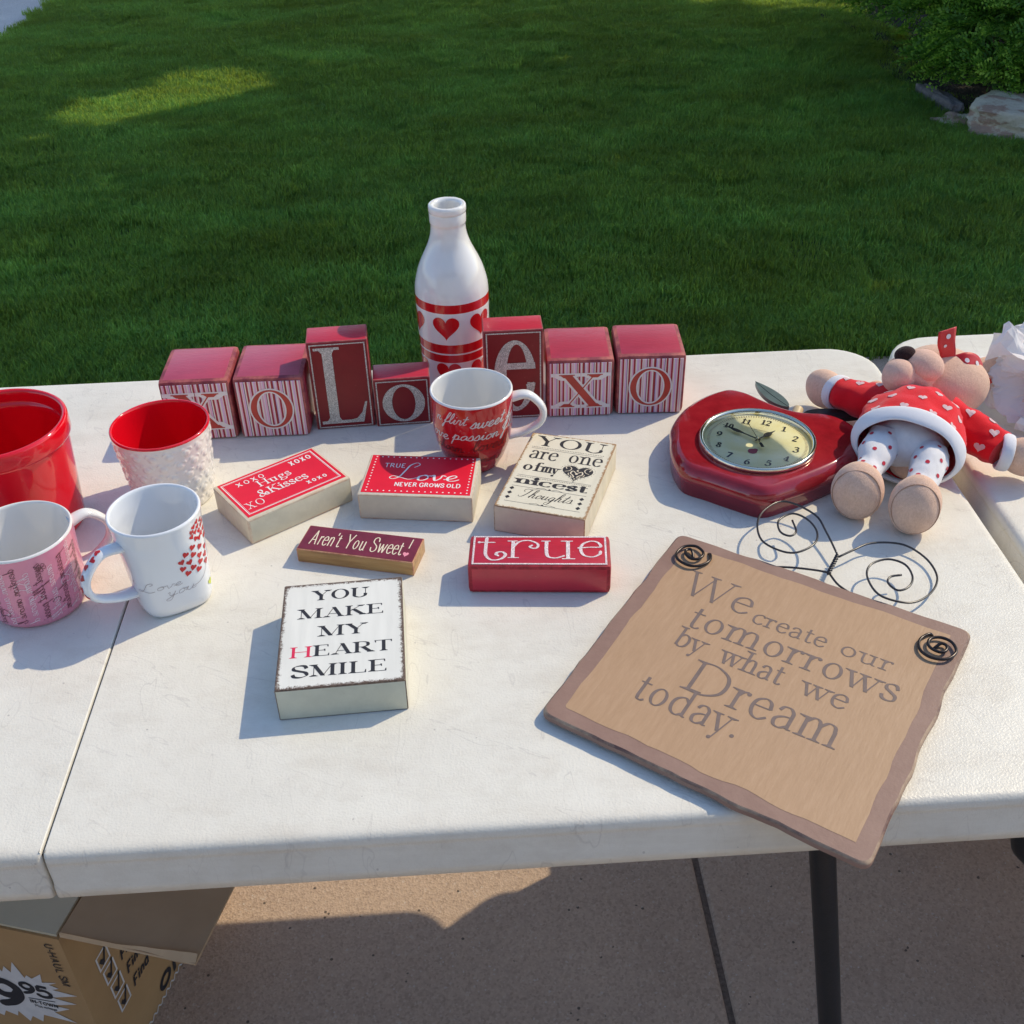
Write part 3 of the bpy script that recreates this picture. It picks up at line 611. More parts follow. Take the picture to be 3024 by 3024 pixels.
for i in range(44000):
    z = rd.uniform(3.1, 5.0) if rd.random() < .8 else rd.uniform(2.6, 5.8)
    gx = rd.uniform(-3.4, 4.8); gy = rd.uniform(1.3, 8.2)
    edge = 1.50 + .16 * noise.noise(Vector((gx * 1.4, 0, 2))) + .05 * noise.noise(Vector((gx * 6, 0, 5)))
    if gy < edge: continue
    if gx > 2.45 + .15 * noise.noise(Vector((gx * 2, gy * 2, 8))) and gy > 3.95 and rd.random() < .88: continue  # crowns thinned here to let more sun onto the junipers
    if gy > 7.1 and gx > .9: continue
    if any(sdist((gx, gy), a, b) < r * (1 + .35 * noise.noise(Vector((gx * 5, gy * 5, 1)))) for a, b, r in GAPS): continue
    p = Vector((gx + KX * z, gy + KY * z, z))
    ti = min(range(len(TREES)), key=lambda k: hypot(TREES[k][0][0] - p.x, TREES[k][0][1] - p.y))
    s = rd.uniform(.06, .092); n = Vector((rd.uniform(-1, 1), rd.uniform(-1, 1), rd.uniform(.2, 1.3))).normalized(); d = n.cross(Vector((rd.uniform(-1, 1), rd.uniform(-1, 1), .1))).normalized(); e = n.cross(d)
    V = LV[ti]; k = len(V); V.extend([p - d * s * 1.25, p + e * s * .75, p + d * s * 1.25, p - e * s * .75]); LF[ti].append((k, k + 1, k + 2, k + 3))
for ti, ((tx, ty), lb) in enumerate(TREES):
    o = thing('shade_tree', lb, 'tree', (tx, ty, -.02), group='shade trees round the lawn')
    mk('crown', [v - Vector((tx, ty, -.02)) for v in LV[ti]], LF[ti], LEAF, o)['kind'] = 'stuff'
    v, f = sweep(catmull([(0, 0, -.1), (.03, .02, 1.2), (-.04, .05, 2.4), (.05, 0, 3.6), (0, .05, 4.6)], 5), lambda t: (.13 * (1 - t * .75),) * 2, 12); mk('trunk', v, f, bark, o, True)
    for b in range(7):
        a = b * 2 * pi / 7 + ti; z0 = 2.1 + .3 * (b % 3); v, f = sweep(catmull([(0, 0, z0), (cos(a) * .7, sin(a) * .7, z0 + .6), (cos(a) * 1.7, sin(a) * 1.7, z0 + 1.3)], 5), lambda t: (.055 * (1 - t * .8),) * 2, 8); mk('limb', v, f, bark, o, True)

# ---- the house behind the camera: unseen, added for the warm light it bounces
siding = simple('cream_siding', (.78, .72, .62, 1), .7, .06, 8); trim = simple('white_trim', (.75, .74, .70, 1), .5, .04, 8); shingle = simple('roof_shingles', (.14, .12, .11, 1), .9, .3, 14)
hs = thing('house', 'cream house with a white panelled garage door, unseen, added for warm fill light', 'house', (.5, -5.2, 0))
def hbox(name, x0, x1, y0, y1, z0, z1, mat, par): 
    bm = box_bm(x1 - x0, y1 - y0, z1 - z0, .006, 1, z0); [setattr(v, 'co', v.co + Vector(((x0 + x1) / 2, (y0 + y1) / 2, 0))) for v in bm.verts]; return from_bm(name, bm, mat, par)
hbox('wall', -7, 7, -6, -.05, 0, 3.3, siding, hs)
for k in range(16): hbox('siding_board', -7.02, 7.02, -.05, -.03 + .006, .02 + k * .205, .20 + k * .205, siding, hs)
gd = hbox('garage_door', -2.6, 2.6, -.02, .02, 0, 2.3, trim, hs)
for i in range(4):
    for j in range(8): hbox('door_panel', -2.5 + j * .63, -1.96 + j * .63, .022, .034, .10 + i * .56, .54 + i * .56, trim, gd)
hbox('door_frame', -2.75, -2.605, -.02, .06, 0, 2.42, trim, hs); hbox('door_frame', 2.605, 2.75, -.02, .06, 0, 2.42, trim, hs); hbox('door_frame', -2.60, 2.60, -.02, .06, 2.305, 2.42, trim, hs)
mk('roof', [(-7.5, .5, 3.25), (7.5, .5, 3.25), (7.5, -3, 4.9), (-7.5, -3, 4.9), (7.5, -6.5, 3.25), (-7.5, -6.5, 3.25), (-7.5, .5, 3.12), (7.5, .5, 3.12), (7.5, -3, 4.77), (-7.5, -3, 4.77), (7.5, -6.5, 3.12), (-7.5, -6.5, 3.12)], [(0, 1, 2, 3), (3, 2, 4, 5), (6, 9, 8, 7), (9, 11, 10, 8), (0, 6, 7, 1), (5, 4, 10, 11), (1, 7, 8, 2), (2, 8, 10, 4), (0, 3, 9, 6), (3, 5, 11, 9)], shingle, hs)

# ================================================================== THE TABLES
def rrect(x0, y0, x1, y1, rads, n=8):
    """closed outline, corners in the order bottom-left, bottom-right, top-right, top-left"""
    P = []
    for (cx, cy, a0, r) in ((x0, y0, pi, rads[0]), (x1, y0, 1.5 * pi, rads[1]), (x1, y1, 0, rads[2]), (x0, y1, .5 * pi, rads[3])):
        ox = cx + (r if cx == x0 else -r); oy = cy + (r if cy == y0 else -r)
        for k in range(n + 1): a = a0 + k / n * pi / 2; P.append((ox + r * cos(a), oy + r * sin(a)))
    return P
def table_half(x0, y0, x1, y1, rads, name, parent, label=None):
    base = rrect(x0, y0, x1, y1, rads); cx, cy = (x0 + x1) / 2, (y0 + y1) / 2; L = len(base)
    seam = x0 if abs(x0) < .01 else x1
    def off(d):
        out = []
        for i in range(L):
            a = Vector(base[i - 1]); b = Vector(base[(i + 1) % L]); t = (b - a).normalized(); nrm = Vector((t.y, -t.x)); o_ = nrm * d
            if abs(base[i][0] - seam) < .006: o_.x *= .14
            out.append(Vector(base[i]) + o_)
        return out
    lev = [(-.0125, 0), (-.0085, 0), (-.0050, -.0003), (-.0022, -.0018), (-.0004, -.0045), (.0004, -.0085), (.0008, -.0100), (.0002, -.0115), (.0010, -.013), (.0012, -.034), (.0034, -.0375), (.0036, -.047), (.001, -.050), (-.003, -.050), (-.004, -.012)]
    V = []; F = []
    for d, z in lev:
        for p in off(d): V.append((p.x, p.y, z))
    for r in range(len(lev) - 1):
        for k in range(L): j = (k + 1) % L; F.append((r * L + k, (r + 1) * L + k, (r + 1) * L + j, r * L + j))
    F.append(tuple(range(L))); F.append(tuple(reversed(range((len(lev) - 1) * L, len(lev) * L))))
    return mk(name, V, F, M_TABLE, parent, smooth=50)
def tube(a, b, r, name, parent, mat=M_BLACK, n=14):
    v, f = sweep([a, b], r, n); return mk(name, v, f, mat, parent, smooth=40)
T1 = thing('folding_table', 'long white plastic folding table in front, covered with the red and white ornaments', 'table', (0, 0, TZ))
table_half(-.885, .002, -.0007, .762, (.055, .004, .004, .055), 'tabletop_half', T1)
table_half(.0007, .002, .885, .762, (.004, .055, .06, .004), 'tabletop_half', T1)
mk('hinge_seam', *[ [(-.0016, .006, -.0035), (.0016, .006, -.0035), (.0016, .76, -.0035), (-.0016, .76, -.0035)], [(0, 1, 2, 3)] ], M_SEAM, T1)
for x in (.64, -.64):
    s = 1 if x > 0 else -1
    for y in (.099, .60):
        o = tube((x, y, -.052), (x + s * .108, y, -TZ + .008), .0130, 'leg', T1)
        v, f, m = lathe([(.017, 0, 0), (.017, .02, 0), (.015, .024, 0)], 16); mk('foot_cap', [p + Vector((x + s * .108, y, -TZ + .001)) for p in v], f, M_BLACK, o, True)
    tube((x, .099, -.05), (x, .66, -.05), .011, 'cross_bar', T1)
    bm = box_bm(.05, .05, .06, .002, 1, -.075)
    for v in bm.verts: v.co += Vector((x - .012 * s, .099, 0))
    from_bm('leg_bracket', bm, M_BLACK, T1)
for y in (.06, .70): bm = box_bm(1.7, .02, .025, .002, 1, -.046); [setattr(v, 'co', v.co + Vector((0, y, 0))) for v in bm.verts]; from_bm('frame_rail', bm, M_BLACK, T1)
T2 = thing('folding_table', 'second white folding table at the right edge, under the crumpled paper', 'table', (1.80, .02, TZ - .001), 0)
table_half(-.892, .0, -.0013, .764, (.055, .004, .004, .07), 'tabletop_half', T2)
table_half(.0013, .0, .892, .764, (.004, .055, .07, .004), 'tabletop_half', T2)
for x in (.64, -.64):
    s = 1 if x > 0 else -1
    for y in (.099, .66): tube((x, y, -.052), (x + s * .108, y, -TZ + .008), .0145, 'leg', T2)
    tube((x, .099, -.05), (x, .66, -.05), .011, 'cross_bar', T2)

ob = thing('shadow_carton', 'unseen plain brown carton, added behind the second table to shade the concrete', 'box', (1.22, .82, 0))  # hidden carton added to cast the shadow beside the sunlit concrete
from_bm('carton', box_bm(.64, .36, .50, .004, 2, .001), simple('plain_cardboard', (.40, .26, .14, 1), .85, .1, 12), ob)
from_bm('tape_strip', box_bm(.642, .05, .502, .003, 1, .0015), simple('packing_tape', (.5, .36, .2, 1), .3, .05, 12), ob)

v, f = sweep(catmull([(.955 - 1.80, .163, -.045), (.918 - 1.80, .163, -.18), (.926 - 1.80, .163, -.30), (.968 - 1.80, .163, -.37), (1.14 - 1.80, .163, -TZ + .004)], 6), .0145, 12); mk('bent_leg', v, f, M_BLACK, T2, True)

# ================================================================== LETTER BLOCKS
def wood_paint(name, col, edge, rough=.45, spec=.4):
    """painted wood with grain and small chips of the colour below"""
    q = N(name); c = q.coord(); d = tuple(x * .82 for x in col)
    k = q.ramp(q.noise(30, 5, .6, c, (1, 4, 1)), [(.3, d), (.7, col)])
    ch = q.ramp(q.noise(170, 4, .6, c), [(.70, (0, 0, 0)), (.74, (1, 1, 1))]); k = q.mix(q.math('MULTIPLY', ch, .35), k, edge)
    q.color(k); q.set(Roughness=rough); q.b.inputs['Specular IOR Level'].default_value = spec; q.bump(q.noise(160, 4, .6, c, (1, 3, 1)), .0003); return q.m
M_REDP = wood_paint('dusty_red_paint', (.50, .045, .085), (.62, .24, .18), .30, .9)
M_REDP2 = wood_paint('bright_red_paint', (.56, .016, .04), (.62, .24, .18), .34, .7)
def edge_mat(name, a, b, sc=120):
    q = N(name); c = q.coord(); q.color(q.ramp(q.noise(sc, 5, .7, c), [(.38, a), (.62, b)])); q.set(Roughness=.6); return q.m
M_WORN = edge_mat('worn_red_edge', (.22, .030, .05), (.46, .12, .10), 60)
M_DRED = wood_paint('deep_red_panel', (.21, .006, .013), (.4, .1, .1), .45)
def stripes(name, seed, w):
    q = N(name); rd = random.Random(seed); c = q.coord(); s = q.n('ShaderNodeSeparateXYZ'); q.l(c, s.inputs[0])
    f = q.math('FRACT', q.math('MULTIPLY_ADD', s.outputs[0], 1 / w * 1.85, 5.3))
    red, pink, lil, cr, dk = srgb(158, 32, 48), srgb(222, 168, 190), srgb(214, 180, 214), srgb(228, 214, 205), srgb(88, 48, 52)
    st = []; x = 0; seq = [red, cr, pink, cr, lil, pink, dk, cr, red, pink, cr, red, dk, lil, cr, pink, red, cr, pink, lil, dk, cr, red, cr, pink, red, cr, lil, pink, cr]
    ws = [(.5 if t is dk else (1.5 if t is red else rd.uniform(.6, 1.3))) for t in seq]; tot = sum(ws)
    for t, ww in zip(seq, ws): st.append((x, t)); x += ww / tot
    q.color(q.ramp(f, st, 'CONSTANT')); q.set(Roughness=.5); return q.m
def block(name, label, x, y, rz, w, d, h, body, edge, bev, cat='letter block', group=None, wobble=0):
    o = thing(name, label, cat, (x, y, TZ), rz, group)
    bm = box_bm(w, d, h, bev, 2, 0.0002, wobble); bm.normal_update()
    for f in bm.faces:
        n = f.normal; f.material_index = 0 if max(abs(n.x), abs(n.y), abs(n.z)) > .985 else 1; f.smooth = False
    from_bm('block_body', bm, [body, edge], o, smooth=30); return o
G_CUBE = 'striped letter cubes'
def xo_block(name, label, x, y, rz, w, d, h, letter, seed, box):
    o = block(name, label, x, y, rz, w, d, h, M_REDP, M_WORN, .0058, group=G_CUBE, wobble=.0002)
    fy = -d / 2 - .0006; W2 = w * 500 - 3.9; H1 = h * 1000 - 4.2
    bm = box_bm(2 * W2 * .001, .0012, (H1 - 2) * .001, .0003, 1, .002)
    for v in bm.verts: v.co.y += fy + .0003
    from_bm('striped_panel', bm, stripes('striped_paper_%d' % seed, seed, w), o)
    x0, x1, y0, y1 = box; yy = fy - .0007
    mw = simple('letter_outline_white', (.80, .74, .72, 1), .5, .05, 200); mr = simple('letter_red', (.46, .045, .03, 1), .45, .15, 50)
    if letter == 'X':
        big = text_polys('X', x0, x1, y0, y1 - y0, 'serif', .30, .105); sm = text_polys('X', x0 + 2.0, x1 - 2.0, y0 + 1.7, y1 - y0 - 3.4, 'serif', .20, .032)
    else:
        def ring(cx, cy, rx, ry, ix, iy, n=48):
            R = []
            for k in range(n):
                a, b = 2 * pi * k / n, 2 * pi * (k + 1) / n
                R.append([Vector((cx + rx * cos(a), cy + ry * sin(a))), Vector((cx + rx * cos(b), cy + ry * sin(b))), Vector((cx + ix * cos(b), cy + iy * sin(b))), Vector((cx + ix * cos(a), cy + iy * sin(a)))])
            return R
        cx, cy, rx, ry = (x0 + x1) / 2, (y0 + y1) / 2, (x1 - x0) / 2, (y1 - y0) / 2
        big = ring(cx, cy, rx + .4, ry + .4, rx - 10.8, ry - 5.4); sm = ring(cx, cy, rx - 1.5, ry - 1.5, rx - 8.8, ry - 3.6)
    decal('letter_outline', big, mw, o, front_map(yy)); decal('letter', sm, mr, o, front_map(yy - .0003)); return o
xo_block('letter_cube', 'leftmost striped cube, its X partly hidden behind the white textured cup', .02751, .64634, -.00556, .0832, .0876, .0795, 'X', 1, (-26.9, 26, 14, 65))
xo_block('letter_cube', 'striped cube with a red O, second from the left, touching the tall L block', .1147, .64537, -.02146, .0835, .0885, .0800, 'O', 2, (-26, 26, 12, 66.5))
xo_block('letter_cube', 'striped cube with a fully visible red X, right of the tall e block', .48417, .65797, -.03393, .0818, .0883, .0779, 'X', 3, (-24.6, 25.4, 12.6, 60.6))
xo_block('letter_cube', 'rightmost striped cube with a red O, beside the apple clock', .56974, .65504, -.04663, .0834, .0856, .0799, 'O', 4, (-26.3, 25.5, 11.3, 65.2))
G_LOVE = 'tall and short red glitter letter blocks'
def love_block(name, label, x, y, rz, w, d, h, kind):
    o = block(name, label, x, y, rz, w, d, h, M_REDP2, M_WORN, .0014, group=G_LOVE, wobble=.0003)
    W2 = w * 500; H = h * 1000; fy = -d / 2 - .0006
    bm = box_bm((2 * W2 - 2.6) * .001, .0012, (H - 2.4) * .001, .0002, 1, .0012)
    for v in bm.verts: v.co.y += fy + .0003
    from_bm('letter_panel', bm, M_DRED, o)
    yy = fy - .0006
    decal('border_line', frame_polys(-W2 + 3.0, 2.2, W2 - 3.0, H - 2.4, 1.5), M_GLIT, o, front_map(yy))
    if kind == 'L':
        P = [rect(-18.5, 9, -6.8, 108)]
        P += [[Vector(p) for p in ((-28, 110), (2, 110), (2, 106.6), (-28, 106.6))], [Vector(p) for p in ((-22, 107), (-4, 107), (-6.8, 102), (-18.5, 102))]]
        P += [[Vector(p) for p in ((-28, 7.5), (22, 7.5), (22, 11.6), (-28, 11.6))], [Vector(p) for p in ((-22, 11), (-4, 11), (-6.8, 16), (-18.5, 16))]]
        P += [[Vector(p) for p in ((5, 11), (22, 7.5), (28, 35.5), (25.6, 35.5), (21, 21), (14, 13))]]
    elif kind == 'o':
        P = []
        for k in range(56):
            a, b = 2 * pi * k / 56, 2 * pi * (k + 1) / 56; f = lambda t, rx, ry: Vector((.8 + rx * cos(t), 31.2 + ry * sin(t)))
            P.append([f(a, 25.4, 25.6), f(b, 25.4, 25.6), f(b, 14.0, 22.4), f(a, 14.0, 22.4)])
    else:
        P = []; n = 60
        def pt(t, rx, ry, cx, cy): return Vector((cx + rx * cos(t), cy + ry * sin(t)))
        for k in range(n):
            a = 2 * pi * k / n; b = 2 * pi * (k + 1) / n
            q = [pt(a, 25, 48, 1, 58.5), pt(b, 25, 48, 1, 58.5), pt(b, 12.6, 42.2, 3.4, 58.8), pt(a, 12.6, 42.2, 3.4, 58.8)]
            m = (a + b) / 2
            if (m < .19 or m > 2 * pi - .22) : continue
            P.append(q)
        P.append([Vector(p) for p in ((-20, 68), (25.6, 68), (25.0, 76.5), (-20, 76.5))])
        P.append([Vector(p) for p in ((14, 47), (23.4, 50), (25.2, 47.4), (20, 34), (16.5, 38))])
    decal('letter', P, M_GLIT, o, front_map(yy - .0002)); return o
love_block('letter_block', 'tallest left block, dark red with a big silver glitter L', .1964, .63408, .0534, .0707, .0398, .1168, 'L')
love_block('letter_block', 'short dark red block with a silver glitter o, between the L block and the bottle', .2676, .6334, .0382, .0678, .0386, .0642, 'o')
love_block('letter_block', 'tall dark red block with a silver glitter e, beside the bottle behind the red mug', .4031, .6358, .0052, .0707, .0368, .1188, 'e')

# ================================================================== SIGN BLOCKS
M_CREAM = wood_paint('cream_paint', (.72, .66, .50), (.50, .34, .22), .6)
M_CREAM2 = wood_paint('off_white_paint', (.70, .65, .53), (.50, .34, .22), .6)
M_WORNC = edge_mat('worn_cream_edge', (.66, .60, .46), (.56, .38, .26), 60)
M_REDPRINT = simple('red_print', (.78, .010, .034, 1), .45, .06, 30, spec=.4)
def panel_print(name, pts, mat, o, z, label=None): return decal(name, [[Vector(p) for p in pts]], mat, o, top_map(z), label=label)
# Hugs & Kisses
H = .0308
o = block('wooden_sign_block', 'cream block with red top reading Hugs & Kisses, beside the textured cup', .13994, .45497, .61567, .1246, .0812, H, M_CREAM, M_WORNC, .0022, 'sign block', wobble=.0004)
z = H + .0004
panel_print('printed_panel', [(-59, -35.5), (59.5, -36), (59.5, 38.8), (-58, 38.5)], M_REDPRINT, o, z)
decal('border_line', frame_polys(-55.6, -31.5, 56, 35.5, 1.0) + frame_polys(-53.9, -29.8, 54.4, 33.8, .35), M_WHITEINK, o, top_map(z + .00012))
P = text_polys('xoxo', -41, -8.5, 21.5, 12.0, 'sans', .12, .085, .0, 0, .12) + text_polys('XOXO', 24, 50.0, 21.5, 8.5, 'sans', .17, .17, 0, 0, .2)
P += text_polys('Hugs', -22, 16.5, 7.2, 12.2, 'serif', .14, .05) + text_polys('&Kisses', -30.5, 27.5, -10.8, 13.2, 'serif', .14, .05)
P += text_polys('xoxo', 21, 44.8, -21.8, 9.5, 'sans', .15, .13, 0, 0, .15) + text_polys('XO', -51, -31, -23.0, 11.8, 'serif', .10, .05, 0, 0, .1)
decal('lettering', P, M_WHITEINK, o, top_map(z + .0002))
# True Love
H = .0318
o = block('wooden_sign_block', 'cream block with red dotted top reading TRUE Love NEVER GROWS OLD', .29021, .45311, -.14969, .1236, .0783, H, M_CREAM2, M_WORNC, .0018, 'sign block', wobble=.0004)
z = H + .0004
panel_print('printed_panel', [(-59, -34.8), (59, -35), (57.2, 37.8), (-59.2, 37.8)], M_REDPRINT, o, z)
P = []
for k in range(18): P.append(disc((-53.8 + 107.9 * k / 17, 34.6), .95)); P.append(disc((-54 + 109 * k / 17, -30.8), .95))
for k in range(1, 12): P.append(disc((-54, -30.8 + 65.4 * k / 12), .95)); P.append(disc((54.8, -30.8 + 65.4 * k / 12), .95))
decal('dotted_border', P, M_WHITEINK, o, top_map(z + .00012))
P = text_polys('TRUE', -42, -18.8, 14.0, 7.8, 'sans', .12, .12) + text_polys('NEVER GROWS OLD', -25, 46.2, -21.6, 7.2, 'sans', .16, .16)
P += text_polys('ove', -4.5, 42, -9.6, 24, 'script', .12, .045, .15)
P += glyph_polys('L', -31, -7.5, 34, 30.5, 'script', 1.9, .75, .12)
decal('lettering', P, M_WHITEINK, o, top_map(z + .0002))
# Aren't you sweet
H = .0169
M_BROWNRED = simple('maroon_paint', (.17, .015, .04, 1), .5, .2, 60, .0001, 200)
q = N('varnished_wood'); c = q.coord(); k = q.ramp(q.noise(16, 6, .6, c, (1, 8, 9)), [(.25, (.22, .10, .03)), (.5, (.42, .23, .08)), (.75, (.56, .34, .13))])
q.color(k); q.set(Roughness=.35); q.bump(q.noise(60, 4, .6, c, (1, 8, 8)), .0002); M_WOOD = q.m
o = block('wooden_sign_block', "small thin natural wood block with maroon top reading Aren't You Sweet!", .22883, .35639, -.27424, .1243, .0410, H, M_WOOD, edge_mat('pinkish_wood_edge', (.45, .16, .10), (.62, .36, .2)), .0010, 'sign block', wobble=.0002)
z = H + .0004
panel_print('printed_panel', [(-61.2, -19.4), (61, -19.4), (61.2, 19.4), (-61, 19.4)], M_BROWNRED, o, z)
P = text_polys("Aren't", -53, -21, -10.5, 23, 'sans', .05, .05) + text_polys('You', -15.5, 6.8, -11, 23.5, 'sans', .05, .05) + text_polys('Sweet', 12.5, 45.5, -11.2, 23.5, 'sans', .05, .05)
P += line_poly((52.2, 16), (51.6, .8), 1.1)
decal('lettering', P, M_CREAMINK, o, top_map(z + .0002))
decal('heart_print', [heart_poly(51, -9.6, 6.2, 7.5)], simple('pink_ink', (.85, .30, .38, 1), .5, .05), o, top_map(z + .0002))
# true
H = .0342
o = block('wooden_sign_block', 'bright red block reading true in pale glitter letters', .4091, .30717, -.09042, .1396, .0501, H, M_REDP2, edge_mat('dark_red_chamfer', (.26, .008, .016), (.46, .02, .04)), .0042, 'sign block', group=None)
# its chamfered top: a bevelled plate
z = H + .0004
decal('border_line', frame_polys(-65.9, -22.4, 66.0, 22.6, 1.9), M_PINKGLIT, o, top_map(z))
def curve(pts, w0, w1):
    P = []; pp = [Vector((p.x, p.y)) for p in catmull([Vector((a, b, 0)) for a, b in pts], 8)]
    _strip(pp, lambda d, t: w0 + (w1 - w0) * abs(d.y) ** 2, P); P.append(disc(pp[0], w0 * .75)); P.append(disc(pp[-1], w0 * .75)); return P
P = curve([(-52.8, 19.6), (-53.2, 4), (-52.6, -8), (-47, -15.6), (-38, -14.4), (-33.4, -8), (-36, -3.4), (-41, -3.6), (-42.5, -7), (-40.5, -9)], 1.6, 3.4)
P += line_poly((-60, 12.4), (-44, 12.2), 1.4) + [disc((-60, 12.4), 1.7)]
P += [rect(-28, -12, -24.4, 15)] + line_poly((-32, 14.6), (-22, 14.6), 1.3) + line_poly((-31, -12), (-20, -12), 1.3)
P += curve([(-26, 5), (-20, 13.6), (-10, 15.4), (-2, 10), (-2.4, 4), (-7, 3), (-9.6, 5.6), (-7.5, 7.6)], 1.6, 2.8)
P += line_poly((1.6, 14.6), (11, 14.6), 1.3) + line_poly((21, 14.6), (33, 14.6), 1.3) + curve([(7, 14), (6.8, 0), (8.5, -10), (16, -12.4), (24, -9)], 1.5, 3.6) + [rect(26.2, -13.6, 30, 14.6)] + line_poly((22, -13.6), (35, -13.6), 1.3)
P += curve([(38.5, 3.6), (50, 4.8), (60.2, 5.4), (57.6, 12.6), (50.8, 14.6), (43, 10), (40.6, 1), (43.6, -8), (52, -10.6), (58.6, -6.6), (60, -1.6)], 1.5, 3.2)
decal('lettering', P, M_PINKGLIT, o, top_map(z + .0001))
# distressed tops
def distressed(name, hx, hy, base, brown, band, nz=240):
    q = N(name); c = q.coord(); s = q.n('ShaderNodeSeparateXYZ'); q.l(c, s.inputs[0])
    dx = q.math('SUBTRACT', hx, q.math('ABSOLUTE', s.outputs[0])); dy = q.math('SUBTRACT', hy, q.math('ABSOLUTE', s.outputs[1]))
    d = q.math('SMOOTH_MIN', dx, dy, .008)
    f = q.math('ADD', q.math('DIVIDE', d, band), q.math('MULTIPLY', q.math('SUBTRACT', q.noise(nz, 8, .85, c), .5), 3.0))
    w = q.ramp(q.noise(18, 4, .6, c, (5, .6, 1)), [(.3, tuple(x * .88 for x in base)), (.7, base)])
    k = q.mix(q.ramp(f, [(.34, (0, 0, 0)), (.62, (1, 1, 1))]), brown, w); q.color(k); q.set(Roughness=.6); return q.m
H = .0329
md_ = distressed('distressed_cream_top', .0491, .0748, (.78, .72, .56), (.36, .21, .10), .0044, 380)
o = block('wooden_sign_block', 'distressed cream block reading YOU are one of my nicest Thoughts, leaning back toward the red mug', .43925, .44199, -.35362, .0983, .1495, H, wood_paint('cream_side', (.72, .64, .48), (.4, .25, .15), .6), edge_mat('brown_worn_edge', (.28, .16, .08), (.52, .36, .22), 300), .0010, 'sign block', wobble=.0004)
o['label'] = 'distressed cream block reading YOU are one of my nicest Thoughts, with a black heart'
z = H + .0004
decal('printed_panel', [[Vector(p) for p in rrect(-48.4, -74, 48.4, 74, (1.5,) * 4, 3)]], md_, o, top_map(z))
P = text_polys('YOU', -38.4, 39.5, 49.5, 20, 'serif', .20, .045) + text_polys('are', -39, -8.6, 22.6, 24, 'serif', .105, .04) + text_polys('one', 5, 41.4, 23.8, 24, 'serif', .105, .04)
P += text_polys('of', -39.6, -21.2, -1.8, 17, 'serif', .18, .05) + text_polys('my', -18.5, -.6, -1.8, 17, 'serif', .16, .05)
P += text_polys('nicest', -39, 38.2, -28.2, 13.5, 'serif', .36, .06)
for yy in (42.6, -12.6, -34.0, -63.0): P += line_poly((-41.4, yy + .3), (40.6, yy - .3), .35)
for k in range(44): P.append(disc((-41 + 81.5 * k / 43, 45.6), .55, 6)); P.append(disc((-41 + 81 * k / 43, -15.2), .55, 6))
P += text_polys('Thoughts.', -29, 31, -52, 15.5, 'script', .085, .024, .35)
for cx, ys in ((-39.8, (-38.8, -47.2, -55.6)), (37.2, (-40.6, -49, -57.4))):
    for y_ in ys: P.append([Vector((cx, y_ + 3)), Vector((cx - 2.7, y_)), Vector((cx, y_ - 3)), Vector((cx + 2.7, y_))]); 
for y_ in (-33.4, -62.4): P += curve([(-14, y_), (-7, y_ + 1.6), (-2, y_ - .4), (0, y_ + 1.6), (2, y_ - .4), (7, y_ + 1.6), (14, y_)], .35, .8) + [disc((0, y_ + .4), 1.1)]
decal('lettering', P, M_INK, o, top_map(z + .00015))
hp = decal('heart_print', [heart_poly(20.2, 4.0, 34, 29, 40)], M_INK, o, top_map(z + .00018))
P = []
for k in range(40):
    a = heart_poly(20.2, 3.9, 38, 33, 40)[k]; P.append(disc(a, .45, 6))
decal('dotted_border', P, M_INK, o, top_map(z + .0001))
P = []
for s in (-1, 1):
    P += curve([(20.2 + s * 12.6, 11.4), (20.2 + s * 14, 14.6), (20.2 + s * 10, 16), (20.2 + s * 7.4, 12), (20.2 + s * 9.4, 8), (20.2 + s * 13.4, 6)], .5, 1.0)
    P += curve([(20.2 + s * 1.4, 6), (20.2 + s * 5, 8.6), (20.2 + s * 6.6, 4), (20.2 + s * 3.8, 1), (20.2 + s * 1.6, -2)], .7, 1.5)
    P += curve([(20.2 + s * 1.4, -3.5), (20.2 + s * 4.4, -4.4), (20.2 + s * 5, -1), (20.2 + s * 8, 0), (20.2 + s * 9, 3.4)], .5, 1.0)
P += [disc((20.2, 4), 1.6), disc((20.2, 10), 1.3), disc((20.2, -6), 1.0), disc((18, -1.8), .8), disc((22.4, -1.8), .8)]
decal('scroll_print', P, M_CREAMINK, o, top_map(z + .0003))
# YOU MAKE MY HEART SMILE
H = .0351
o = block('wooden_sign_block', 'distressed white block with dark edges reading YOU MAKE MY HEART SMILE, nearest the front', .22194, .2036, .04319, .1118, .1407, H, wood_paint('pale_green_white_side', (.62, .62, .50), (.4, .3, .2), .6), edge_mat('dark_worn_edge', (.07, .05, .04), (.22, .15, .10), 300), .0010, 'sign block', wobble=.0005)
z = H + .0004
decal('printed_panel', [[Vector(p) for p in rrect(-55.2, -69.7, 55.2, 69.7, (1.2,) * 4, 3)]], distressed('distressed_white_top', .0559, .0703, (.80, .79, .72), (.11, .07, .05), .0060, 380), o, top_map(z))
P = []
for s, x0, x1, yb, hh in (('YOU', -27.5, 23.6, 45, 14.2), ('MAKE', -40, 38, 20, 13.6), ('MY', -20.6, 21, -5.6, 14), ('EART', -24, 44.8, -31, 14), ('SMILE', -42, 40.2, -56.4, 14.6)): P += text_polys(s, x0, x1, yb, hh, 'serif', .23, .045)
decal('lettering', P, M_INK, o, top_map(z + .00015))
decal('lettering', text_polys('H', -45, -26, -31.4, 14, 'serif', .19, .045), simple('crimson_ink', (.70, .02, .08, 1), .5, .05), o, top_map(z + .00015), label='crimson letter H')

